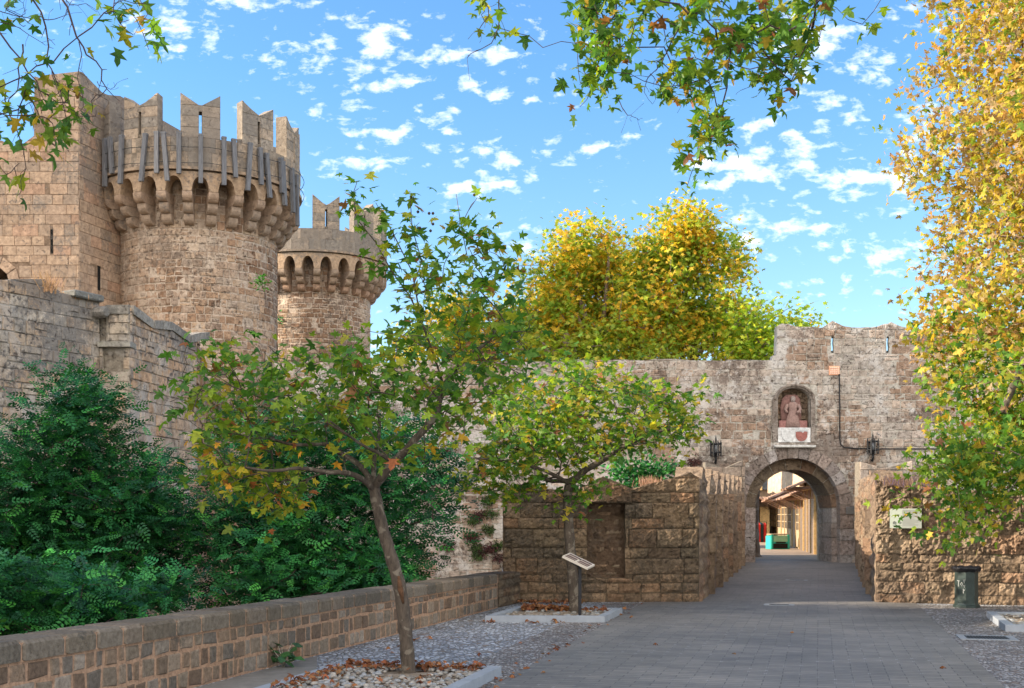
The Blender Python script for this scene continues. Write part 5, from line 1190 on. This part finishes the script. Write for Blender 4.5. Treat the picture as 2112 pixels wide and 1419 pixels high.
tl_ = [crown_pts(p, n, YL, .5, nr) for p, n in (([(75, 170), (150, 145), (165, 180), (150, 215), (100, 205), (70, 190)], 15), ([(235, -20), (300, -10), (295, 60), (275, 85), (245, 70)], 14), ([(95, 240), (165, 225), (165, 290), (130, 320), (105, 300)], 8), ([(15, 220), (60, 220), (55, 265), (20, 260)], 5), ([(0, -10), (80, -10), (60, 30), (10, 90)], 4), ([(0, 290), (40, 320), (30, 400), (5, 350)], 5))]
drooping('overhanging_plane', (-6.0, 7.2, 0), [[(-6, 7.2, 4.5), (-5.0, 8.2, 6.0), (-3.9, 8.9, 5.9), (-3.0, 9.0, 5.8)], [(-5.0, 8.2, 6.0), (-4.2, 8.8, 5.0), (-3.9, 9, 4.6)]], np.vstack(tl_),
    'plane tree at the upper left with mostly bare dark twigs over the tower', 80, 3, .105, [2, 4, 4, 3, 3, 2.4, 1.2],
    [([(-10, 60), (30, 110), (70, 150), (90, 200), (60, 215)], YL, .008), ([(60, -20), (90, 45), (100, 90), (103, 140), (118, 165), (140, 240)], YL, .008), ([(110, -30), (140, 30), (165, 90), (185, 115), (215, 155), (223, 190), (185, 205)], YL, .009),
     ([(0, 45), (50, 65), (90, 95)], YL, .004), ([(40, 95), (44, 150), (30, 200), (10, 245)], YL, .007), ([(44, 180), (80, 240), (110, 290), (140, 305)], YL, .005), ([(5, 190), (30, 250), (55, 330), (40, 395)], YL, .006), ([(165, 90), (162, 150), (175, 220), (160, 235)], YL, .004), ([(90, 45), (125, 40), (150, 0)], YL, .004), ([(-10, 25), (60, 35), (40, 0)], YL, .004), ([(280, -20), (300, 20), (298, 50)], YL, .004), ([(135, -20), (155, 15), (185, 12)], YL, .004), ([(200, 170), (220, 185), (242, 176)], YL, .003), ([(103, 140), (130, 215), (165, 240)], YL, .004), ([(15, -10), (20, 20), (55, 40)], YL, .004)],
    .30, [(-6.0, 7.2, -3.2), (-6.0, 7.2, 0), (-6, 7.2, 4.5)])

# ================================================================== PLAZA THINGS
def planter(cor, label, seed, z=.10, wd=.13):
    rng = random.Random(seed); c = [Vector((a, b, 0)) for a, b in cor]; ctr = sum(c, Vector())/4
    T = thing('planter', ctr, label, 'planter', 'square stone kerbed tree planters')
    ins = []
    for i in range(4):
        a, b, d = c[i-1], c[i], c[(i+1) % 4]; e1 = (a-b).normalized(); e2 = (d-b).normalized(); ins.append(b+(e1+e2)*wd/abs(e1.cross(e2).z))
    for i in range(4):
        j = (i+1) % 4; mb = MB(); o0, o1, i1, i0 = c[i], c[j], ins[j], ins[i]; g = .004; ax = (o1-o0).normalized()*g
        lo = [o0+ax, o1-ax, i1-ax, i0+ax]; cc = sum(lo, Vector())/4; up = Vector((0, 0, 1)); sh = lambda q, k: q+(cc-q).normalized()*k
        mb.loft([[q+up*-.05 for q in lo], [q+up*(z-.012) for q in lo], [sh(q, .008)+up*z for q in lo]], (.4, .4, .42)); mb.build('kerb', M['kerb'], T)
    mb = MB(); n = 16; vs = []; fs = []
    for j in range(n+1):
        for i in range(n+1):
            s, t = i/n, j/n; q = (ins[0]*(1-s)+ins[1]*s)*(1-t)+(ins[3]*(1-s)+ins[2]*s)*t; q.z = .035+.03*noise.noise(q*3)+.02*noise.noise(q*9)+.015; vs.append(q)
    for j in range(n):
        for i in range(n): k = j*(n+1)+i; fs.append((k, k+1, k+n+2, k+n+1))
    mb.add(vs, fs); mb.build('soil', M['soil'], T, True)
    return T, ins
def inside(ins, s, t): return (ins[0]*(1-s)+ins[1]*s)*(1-t)+(ins[3]*(1-s)+ins[2]*s)*t
M['stone_p'], _t, _b = newmat('river_pebble'); L(_t, mixc(_t, 1, attr(_t), ramp(_t, nz(_t, geo(_t), 40, 4), .3, .7, (.8, .8, .8), (1.15, 1.15, 1.15), 'LINEAR'), 'MULTIPLY'), _b.inputs['Base Color']); _b.inputs['Roughness'].default_value = .6
def pebbles(name, pts, label, seed, r0, r1, cols):
    rng = random.Random(seed); mb = MB()
    for p in pts:
        r = rng.uniform(r0, r1); a = rng.uniform(0, 6.3); e = rng.uniform(.55, .9); h = rng.uniform(.4, .6); col = tuple(x*k_ for k_ in (rng.uniform(.8, 1.2),) for x in rng.choice(cols)); rings = []
        for z, s in ((-.95, .3), (-.5, .85), (.1, 1), (.65, .75), (.95, .3)):
            rings.append([Vector((p[0]+r*s*(math.cos(t)*math.cos(a)-e*math.sin(t)*math.sin(a)), p[1]+r*s*(math.cos(t)*math.sin(a)+e*math.sin(t)*math.cos(a)), p[2]+r*h*z)) for t in [k*math.pi/4 for k in range(8)]])
        mb.loft(rings, col)
    return tag(mb.build(name, M['stone_p'], None, True), label, None, None, 'stuff')
PC = [(.26, .25, .23), (.22, .215, .20), (.31, .29, .26), (.19, .165, .14), (.25, .265, .28)]
BR = [(.20, .075, .035), (.27, .11, .05), (.15, .06, .03), (.30, .15, .07)]
def litter(name, pts, label, seed, size, cols=BR):
    nr = np.random.default_rng(seed); n = len(pts)
    o = leaves(name, np.array(pts), hv3(n, nr)*np.array([1, 1, .3]), size, PLANE_T*np.array([1, 1, 3.0]), PLANE_F, palette(n, nr, cols, [1]*len(cols)), M['dry'], None, nr, 1.2, 0, .35)
    return tag(o, label, None, None, 'stuff')
rng = random.Random(55)
c1 = [(-1.86, 13.2), (-.11, 12.85), (-.62, 10.75), (-2.42, 11.1)]
T, ins = planter(c1[::-1], 'nearest square planter with grey kerb, pebbles and brown leaves', 1)
q = []
for _ in range(1400):
    s, t = rng.random(), rng.random(); p = inside(ins, s, t)
    d = math.hypot(p.x+1.07, (p.y-12.5)*.8)
    if d < .26 or (d < .5 and rng.random() < .55): continue
    if all((p.x-a[0])**2+(p.y-a[1])**2 > .0022 for a in q): q.append((p.x, p.y, .075+rng.uniform(-.01, .015)))
pebbles('pebbles', q, 'grey river pebbles filling the nearest planter', 2, .024, .046, PC)
pl = []
for _ in range(330):
    s, t = rng.random(), rng.random(); k = rng.random()
    if k < .62: t = 1-abs(rng.gauss(0, .06)); s = rng.random()
    elif k < .85: s = abs(rng.gauss(0, .08))
    else: pass
    t = min(max(t, .03), .97); s = min(max(s, .03), .97)
    p = inside(ins, s, t); pl.append((p.x, p.y, .09+rng.uniform(0, .06)))
litter('fallen_leaves', pl, 'brown curled dead leaves heaped along the planter kerbs', 3, .062)
c2 = [(-.43, 19.2), (1.47, 19.15), (1.90, 20.85), (.12, 21.35)]
T, ins = planter(c2, 'farther square planter with grey kerb and sandy bed before the outwork', 4)
q = [tuple(inside(ins, rng.random(), rng.random())+Vector((0, 0, .06))) for _ in range(180)]
pebbles('pebbles', q, 'scattered stones in the sandy bed of the farther planter', 5, .02, .05, PC)
pl = []
for _ in range(260):
    s, t = abs(rng.gauss(.22, .2)), 1-abs(rng.gauss(0, .12))
    if rng.random() < .25: s = rng.random()
    p = inside(ins, min(max(s, .02), .98), min(max(t, .02), .98)); pl.append((p.x, p.y, .08+rng.uniform(0, .05)))
for px in (1008, 1095, 1150):
    g = gnd(px, 1284)
    pl += [(g.x+rng.gauss(0, .07), g.y+rng.gauss(-.05, .04), .02) for _ in range(6)]
g = gnd(1110, 1243); pl += [(g.x+rng.gauss(0, .35), 23.2+rng.gauss(0, .1), .03+rng.uniform(0, .03)) for _ in range(70)]
litter('fallen_leaves', pl, 'brown dead leaves in and around the farther planter', 6, .085)
c3 = [(7.18, 17.65), (9.6, 17.1), (10.2, 19.6), (7.87, 20.1)]
T, ins = planter(c3, 'square planter with grey kerb cut by the right edge of the picture', 7)
q = [tuple(inside(ins, rng.random(), rng.random())+Vector((0, 0, .06))) for _ in range(260)]
pebbles('pebbles', q, 'pebbles in the planter at the right edge', 8, .03, .055, PC)
pl = [tuple(gnd(px, py)+Vector((rng.gauss(0, .05), rng.gauss(0, .08), .015))) for px, py in ((800, 1345), (810, 1340), (858, 1322), (862, 1322), (820, 1333), (888, 1318), (1964, 1384), (1736, 1186), (1640, 1305), (1500, 1350), (1330, 1330), (980, 1350), (1060, 1330), (1120, 1390), (1160, 1310), (880, 1405), (1010, 1400), (1030, 1390))]
for _ in range(45):
    px = rng.uniform(985, 1330); g = gnd(px, 1419-(px-985)*.50+rng.uniform(-14, 20)); pl.append((g.x, g.y, .012))
litter('scattered_leaves', pl, 'a few brown leaves scattered over the paving', 9, .07)
# shrub leaf litter band at kerb handled above

# information lectern
b = at(1196, 1270, 19.9); b.z = 0; T = thing('lectern_sign', b, 'tilted white information panel on a slim black post in front of the farther planter tree', 'sign')
zt2 = at(0, 1160, 19.9).z+.06; mb = MB(); mb.cbox((b.x, b.y, zt2/2), .052, .052, zt2, (.1, .1, .1), 0, 0, .004); mb.build('post', M['postm'], T)
pa, pb = at(1168, 1143, 19.9), at(1220, 1168, 19.75); ax = (pb-pa).normalized(); dp = Vector((-.18, .95, .34)); dp = (dp-ax*dp.dot(ax)).normalized(); nn = ax.cross(dp).normalized(); L_ = (pb-pa).length; mb = MB(); o = (pa+pb)/2
mb.box(o-ax*L_/2-dp*.17, ax*L_, dp*.34, nn*-.035, (.6, .55, .5)); mb.build('panel', M['panel'], T)
mb = MB()
for s0, s1 in ((.06, .46), (.54, .94)):
    for t0, t1 in ((-.14, -.09), (-.07, .02), (.05, .13)):
        mb.box(o+ax*(s0-.5)*L_+dp*t0+nn*.003, ax*(s1-s0)*L_, dp*(t1-t0-.012), nn*.003)
mb.build('printed_text', M['ink2'], T)
mb = MB(); mb.box(o-ax*.08-dp*.08-nn*.037, ax*.16, dp*.16, nn*-.05); mb.build('bracket', M['postm'], T)

# litter bin
b = gnd(1990, 1250); b.y = 22.3; T = thing('litter_bin', Vector((8.36, 22.3, 0)), 'dark green octagonal litter bin with a black bag folded over the rim', 'bin')
x, y = 8.36, 22.3; mb = MB(); ro = math.pi/8
mb.lathe((x, y, 0), [(.235, 0), (.235, .045), (.215, .06), (.205, .08), (.205, .69), (.215, .70), (.215, .72)], 8, rot=ro); mb.build('body', M['binm'], T)
mb = MB(); rings = []
for r, z in ((.222, .66), (.25, .69), (.262, .725), (.25, .752), (.20, .757), (.17, .72), (.16, .60)):
    rings.append([Vector((x+(r+.014*math.sin(k*2.3)+.008*math.sin(k*5.1+z*30))*math.cos(2*math.pi*k/28), y+(r+.014*math.sin(k*2.3))*math.sin(2*math.pi*k/28), z+.010*math.sin(k*1.9))) for k in range(28)])
mb.loft(rings, caps=False); mb.build('bag', M['bag'], T, True)
mb = MB()
f0 = Vector((x-.205*math.sin(math.pi/4)*.92, y-.205*math.cos(math.pi/4)*.92, 0)); 
def scr(pts): mb.tube([Vector((x-.135, y-.150, .47))+Vector((.7071*a*1.0, -.7071*a*1.0, c))+Vector((-.012, -.012, 0)) for a, c in pts], .0045, 4)
scr([(-.06, .02), (-.06, -.08)]); scr([(-.085, .03), (-.035, .02)]); scr([(0, .0), (.02, -.03), (0, -.07), (-.02, -.035), (0, 0)]); scr([(.03, .05), (.045, -.02), (.06, .05)]); scr([(.035, -.05), (.05, -.1), (.06, -.05)]); scr([(.03, -.2), (.03, -.12), (.055, -.14), (.03, -.16)])
mb.build('graffiti', M['chalk'], T)

# heritage plaque on the bastion
Pb = Plane((7.08, 23.6), (14.5, 21.4)); u0, v0 = Pb.uv(1835, 1089); u1, v1 = Pb.uv(1900, 1049)
T = thing('heritage_sign', Pb((u0+u1)/2, (v0+v1)/2, .13), 'pale rectangular heritage board with two small emblems on the bastion wall', 'sign')
mb = MB(); slab(mb, Pb, [(u0, v0), (u1, v0), (u1, v1), (u0, v1)], [], .17, .12, (.5, .5, .5)); mb.build('plate', M['sign'], T)
um = u0+(u1-u0)*.385; mb = MB(); slab(mb, Pb, [(um, v0+.012), (u1-.015, v0+.012), (u1-.015, v1-.015), (um, v1-.015)], [], .1715, .1695, (.5, .5, .5)); mb.build('text_field', M['sign2'], T)
mb = MB()
def bx2(a, c, w, h): slab(mb, Pb, [(a, c), (a+w, c), (a+w, c+h), (a, c+h)], [], .1735, .171, (.3, .3, .3))
def temple(cx, cz, w):
    slab(mb, Pb, [(cx-w/2, cz+.033), (cx+w/2, cz+.033), (cx, cz+.05)], [], .1735, .169, (.3, .3, .3)); bx2(cx-w/2, cz+.026, w, .006); bx2(cx-w/2, cz-.006, w, .006)
    for k in range(5): bx2(cx-w/2+.003+k*(w-.009)/4, cz, .004, .026)
temple(u0+.085, v0+.085, .062)
rg = [(u0+.185+.026*math.cos(a), v0+.105+.026*math.sin(a)) for a in [i*math.pi/8 for i in range(16)]]; rh = [(u0+.185+.020*math.cos(a), v0+.105+.020*math.sin(a)) for a in [i*math.pi/8 for i in range(16)]]
slab(mb, Pb, rg, [rh], .1735, .169, (.3, .3, .3)); slab(mb, Pb, [(u0+.185, v0+.091), (u0+.199, v0+.105), (u0+.185, v0+.119), (u0+.171, v0+.105)], [], .1735, .169, (.3, .3, .3))
bx2(u0+.05, v0+.05, .075, .004); bx2(u0+.055, v0+.038, .065, .004); bx2(u0+.155, v0+.05, .06, .004); mb.build('emblems', M['ink'], T)
mb = MB()
for k in range(15):
    if k != 7: bx2(um+.012, v1-.035-k*.021, (u1-um)*(.80 if k % 4 else .6), .003)
mb.build('printed_text', M['ink'], T)
mb = MB()
for uu in (u0+.06, u1-.06): mb.tube([Pb(uu, (v0+v1)/2, -.02), Pb(uu, (v0+v1)/2, .125)], .012, 6)
mb.build('fixings', M['iron'], T)
# drains
def drain(cx, cy, w, d, rz, label, n=14, slots=True):
    T = thing('drain_cover', Vector((cx, cy, .005)), label, 'drain'); Mx = Matrix.Rotation(rz, 3, 'Z'); c = Vector((cx, cy, 0)); mb = MB(); fw = .10
    for sx, sy, lx, ly in ((0, -d/2-fw/2, w+2*fw, fw), (0, d/2+fw/2, w+2*fw, fw), (-w/2-fw/2, 0, fw, d), (w/2+fw/2, 0, fw, d)): mb.cbox(c+Mx @ Vector((sx, sy, .0)), lx, ly, .024, (.3, .3, .3), 0, rz)
    mb.build('frame', M['gframe'], T); mb = MB()
    for k in range(n): mb.cbox(c+Mx @ Vector((-w/2+(k+.5)*w/n, 0, .004)), w/n*.55, d, .016, (.1, .1, .1), 0, rz)
    mb.build('grate', M['grate'], T)
    mb = MB(); mb.cbox(c+Vector((0, 0, .0045)), w, d, .004, (.01, .01, .01), 0, rz); mb.build('sump', M['dark'], T)
g = gnd(2035, 1316); drain(g.x, g.y, .55, .45, R(-14), 'iron drain grate set in the pebbles near the right planter')
g = gnd(1607, 1248); drain(g.x, g.y, .36, .22, R(-14), 'narrow drain cover across the road at the mouth of the passage', 10)
g = gnd(1643, 1197); drain(g.x, g.y, .36, .25, R(-14), 'small drain cover in the passage paving nearer the arch', 10)

# ================================================================== STREET BEYOND THE ARCH
F0, F1 = Vector((13.05, 52.0, 0)), Vector((18.6, 89, 0)); fd = (F1-F0).normalized(); fn = Vector((-fd.y, fd.x, 0))
def FP(s, z, o=0): return F0+fd*s+fn*o+Vector((0, 0, z))
rng = random.Random(66)
def shop(s0, s1, label, hz, cnz, kind):
    T = thing('shop_front', FP((s0+s1)/2, 0), label, 'shop', 'shop fronts lining the street beyond the arch'); w = s1-s0
    mb = MB(); mb.box(FP(s0, 0, -.02), fd*w, fn*-4, (0, 0, hz+(1.6 if s0 > 5 else 0)), (.5, .4, .3)); mb.build('wall', M['plast'], T)
    mb = MB()
    for k in range(4):
        s = s0+.1+k*(w-.2)/3; mb.box(FP(s-.06, 0, .0), fd*.13, fn*.09, (0, 0, cnz-.1))
    mb.box(FP(s0, cnz-.32, .02), fd*w, fn*.16, (0, 0, .16)); mb.build('posts', M['timber'], T)
    nb = 3
    for k in range(nb):
        a, b = s0+.2+k*(w-.2)/nb, s0-.05+(k+1)*(w-.2)/nb
        if kind == 0 or (kind == 1 and k != 1):
            mb = MB(); z = .02
            while z < cnz-.4: mb.box(FP(a, z, .03), fd*(b-a), fn*.03, (0, 0, .06)); z += .075
            mb.build('shutter', M['shut'], T)
        elif kind == 2 or k == 1:
            mb = MB(); mb.box(FP(a, .1, .03), fd*(b-a), fn*.03, (0, 0, .8)); 
            for t in (0, .48, .96): mb.box(FP(a+(b-a-.06)*t, .9, .03), fd*.07, fn*.05, (0, 0, cnz-1.4))
            for zz in (.9, 1.3, 1.7, 2.1): mb.box(FP(a, zz, .03), fd*(b-a), fn*.045, (0, 0, .05))
            d_ = mb.build('door', M['plast'], T); mb = MB(); mb.box(FP(a, .9, .035), fd*(b-a), fn*.01, (0, 0, cnz-1.4)); mb.build('glazing', M['glass'], d_)
    # tiled canopy: overlapping half-round tiles
    mb = MB(); cw = .95; s = s0-.1
    while s < s1+.1:
        for r in range(4):
            o0, o1 = .05+r*cw/4, .05+(r+1)*cw/4+.06; z0, z1 = cnz+.12-r*.10+rng.uniform(-.02, .02), cnz+.12-(r+1)*.10-.03; c_ = rng.uniform(.7, 1.3); rings = []
            for o_, z_ in ((o0, z0), (o1, z1)): rings.append([FP(s+.11*math.cos(t), z_+.06*math.sin(t)+.02, o_) for t in [i*math.pi/4 for i in range(5)]]+[FP(s-.09, z_, o_), FP(s+.09, z_, o_)][::1])
            mb.loft(rings, (.4*c_, .26*c_, .18*c_))
        s += .21
    mb.box(FP(s0, cnz+.02, .02), fd*w, fn*.06, (0, 0, .12))
    for k in range(4):
        ss = s0+.15+k*(w-.3)/3; mb.box(FP(ss, cnz-.32, .1), fd*.07, fn*1.05, (0, 0, .09)); mb.box(FP(ss, cnz-.75, .1), fd*.07, fn*.07+Vector((0, 0, 0)), (0, 0, .4)); mb.box(FP(ss, cnz-.75, .12), fd*.06, fn*.06, fn*.85+Vector((0, 0, .42)))
    mb.build('canopy', M['tile'], T)
    return T
shop(0, 5.2, 'nearest shuttered shop with golden posts just inside the arch', 5.0, 3.15, 0)
shop(5.4, 12.0, 'second shop with a door between two shutters behind the teal chest', 4.6, 2.75, 1)
shop(12.2, 20.0, 'third shop with pale glazed doors under a low tiled canopy', 4.6, 2.9, 2)
shop(20.2, 31, 'farthest small shop at the far end of the street', 4.8, 2.8, 2)
# drapes hanging above the canopies
T = thing('draped_cloth', FP(9, 3.4, .2), 'tall beige folded cloth hanging above the tiled canopies', 'cloth'); mb = MB(); n = 130; top_, bot_ = [], []
for k in range(n+1): 
    s = 4+k*.2; o = .15+.12*math.sin(k*1.3)+.06*math.sin(k*2.9); top_.append(FP(s, 4.9+.2*math.sin(k*.2), o)); bot_.append(FP(s, 3.05, o*1.15))
mb.add(top_+bot_, [(k, k+1, k+n+2, k+n+1) for k in range(n)]); mb.build('cloth', M['cloth'], T, True); mb = MB(); mb.tube([FP(4, 4.95, .15), FP(30, 4.95, .15)], .04, 6); mb.build('rail', M['timber'], T)
# left side of the street, closing building
T = thing('street_house', Vector((13.5, 76, 0)), 'plastered house on the left side of the street with a sign board', 'building')
mb = MB(); mb.box((15.0, 75, 0), (2.2, 16, 0), (-4, .6, 0), (0, 0, 3.6)); mb.build('wall', M['plast'], T)
mb = MB(); 
for k in range(4): mb.box((15.02+.5*k, 74.8+3.7*k, 0), (.15, 0, 0), (0, .15, 0), (0, 0, 2.7))
mb.build('posts', M['timber'], T)
mb = MB(); a = at(1547, 1070, 74.7); b = at(1564, 1036, 74.7); mb.box((a.x, 74.7, a.z), (b.x-a.x, 0, 0), (0, .08, 0), (0, 0, b.z-a.z)); mb.build('sign_board', M['cloth'], T)
mb = MB()
for i in range(22):
    for r in range(3): mb.box((14.9+i*.11+r*.25, 75+i*.8, 2.9-r*.12), (.24, 0, -.10), (0, .8, 0), (0, 0, .05), (.4, .3, .2))
mb.build('canopy', M['tile'], T)
T = thing('end_house', Vector((19, 93, 0)), 'bright plastered house with doors closing the far end of the street', 'building')
mb = MB(); mb.box((11, 92, 0), (16, -2, 0), (1, 5, 0), (0, 0, 8)); mb.build('wall', simple('tan_plaster', (.22, .155, .10), .9, 0, .35, 1.5, .02), T); 
for k in range(5):
    mb = MB(); x_ = 15.6+k*1.5; mb.box((x_, 91.3-.125*(x_-15.6)+.05, .02), (.9, -.11, 0), (0, -.12, 0), (0, 0, 2.3)); d_ = mb.build('door', M['timber'], T)
    mb = MB(); yw = 91.9-.125*(x_-11); mb.box((x_+.1, yw-.12, 3.6), (.7, -.09, 0), (0, .2, 0), (0, 0, 1.5)); w_o = mb.build('window', M['glass'], T)
    mb = MB()
    for sx in (-.28, .78): mb.box((x_+.1+sx, yw-.22, 3.55), (.30, -.04, 0), (0, .1, 0), (0, 0, 1.6))
    mb.build('shutters', M['timber'], w_o)
mb = MB()
for i in range(40):
    for r in range(3): mb.box((13.5+i*.2, 91.4-.025*i-r*.35, 3.0-r*.14), (.17, 0, 0), (0, -.42, -.16), (0, 0, .06))
mb.build('canopy', M['tile'], T)
# teal chest
c = at(1604, 1118, 60); cx_, cy_ = c.x, 60; T = thing('chest_freezer', Vector((cx_, cy_, 0)), 'teal cabinet with a pale green panel and dark lower grille beyond the arch', 'cabinet')
mb = MB(); W_, D_, H_ = 1.0, .7, .74; a = Matrix.Rotation(R(8), 3, 'Z'); cb_ = lambda x, y, z, sx, sy, sz, m=0, b=.01: mb.cbox(Vector((cx_, cy_, 0))+a @ Vector((x, y, z)), sx, sy, sz, (.1, .5, .4), m, R(8), b)
cb_(0, 0, H_/2-.03, W_, D_, H_-.06, 0, .03); mb.build('body', M['teal'], T)
mb = MB(); cb_(0, 0, H_+.0, W_-.06, D_-.04, .06, 0, .02); mb.build('lid', M['plast'], T)
mb = MB(); cb_(.03, -D_/2-.01, .53, .76, .03, .30); mb.build('panel', M['tealpan'], T)
mb = MB(); cb_(.03, -D_/2-.01, .17, .80, .03, .24)
for k in range(6): cb_(-.3+k*.13, -D_/2-.03, .17, .02, .02, .22)
cb_(.03, -D_/2-.012, .34, .5, .03, .06); mb.build('grille', M['dark'], T)
mb = MB()
for sx in (-1, 1): cb_(sx*(W_/2-.08), -D_/2-.015, .38, .10, .04, .70)
mb.build('corner_post', M['teal'], T)
# clothes stand with red garments
base = at(1551, 1100, 63); base = Vector((base.x, 61.5, 0)); T = thing('clothes_rail', base, 'rail of bright red clothes at the left side of the street', 'clothes rail')
mb = MB(); mb.tube([base+Vector((-.5, 0, 0)), base+Vector((-.5, 0, 1.35)), base+Vector((.5, .3, 1.35)), base+Vector((.5, .3, 0))], .02, 6); mb.build('frame', M['iron'], T)
cl = [(.62, .02, .02), (.62, .02, .02), (.5, .35, .2), (.6, .03, .02), (.05, .12, .10), (.55, .02, .03)]
for k in range(6):
    p = base+Vector((-.42+k*.16, .05*k, 0)); mb = MB(); w_ = .07
    mb.loft([[p+Vector((sx*w_*f, sy*.2*f, z)) for sx, sy in ((-1, -1), (1, -1), (1, 1), (-1, 1))] for z, f in ((.32, 1.1), (.8, .9), (1.2, 1.0), (1.31, .35))], (.5, .03, .02)); mb.build('garment', M['cloth'] if k == 2 else M['red'] if k != 4 else M['binm'], T)
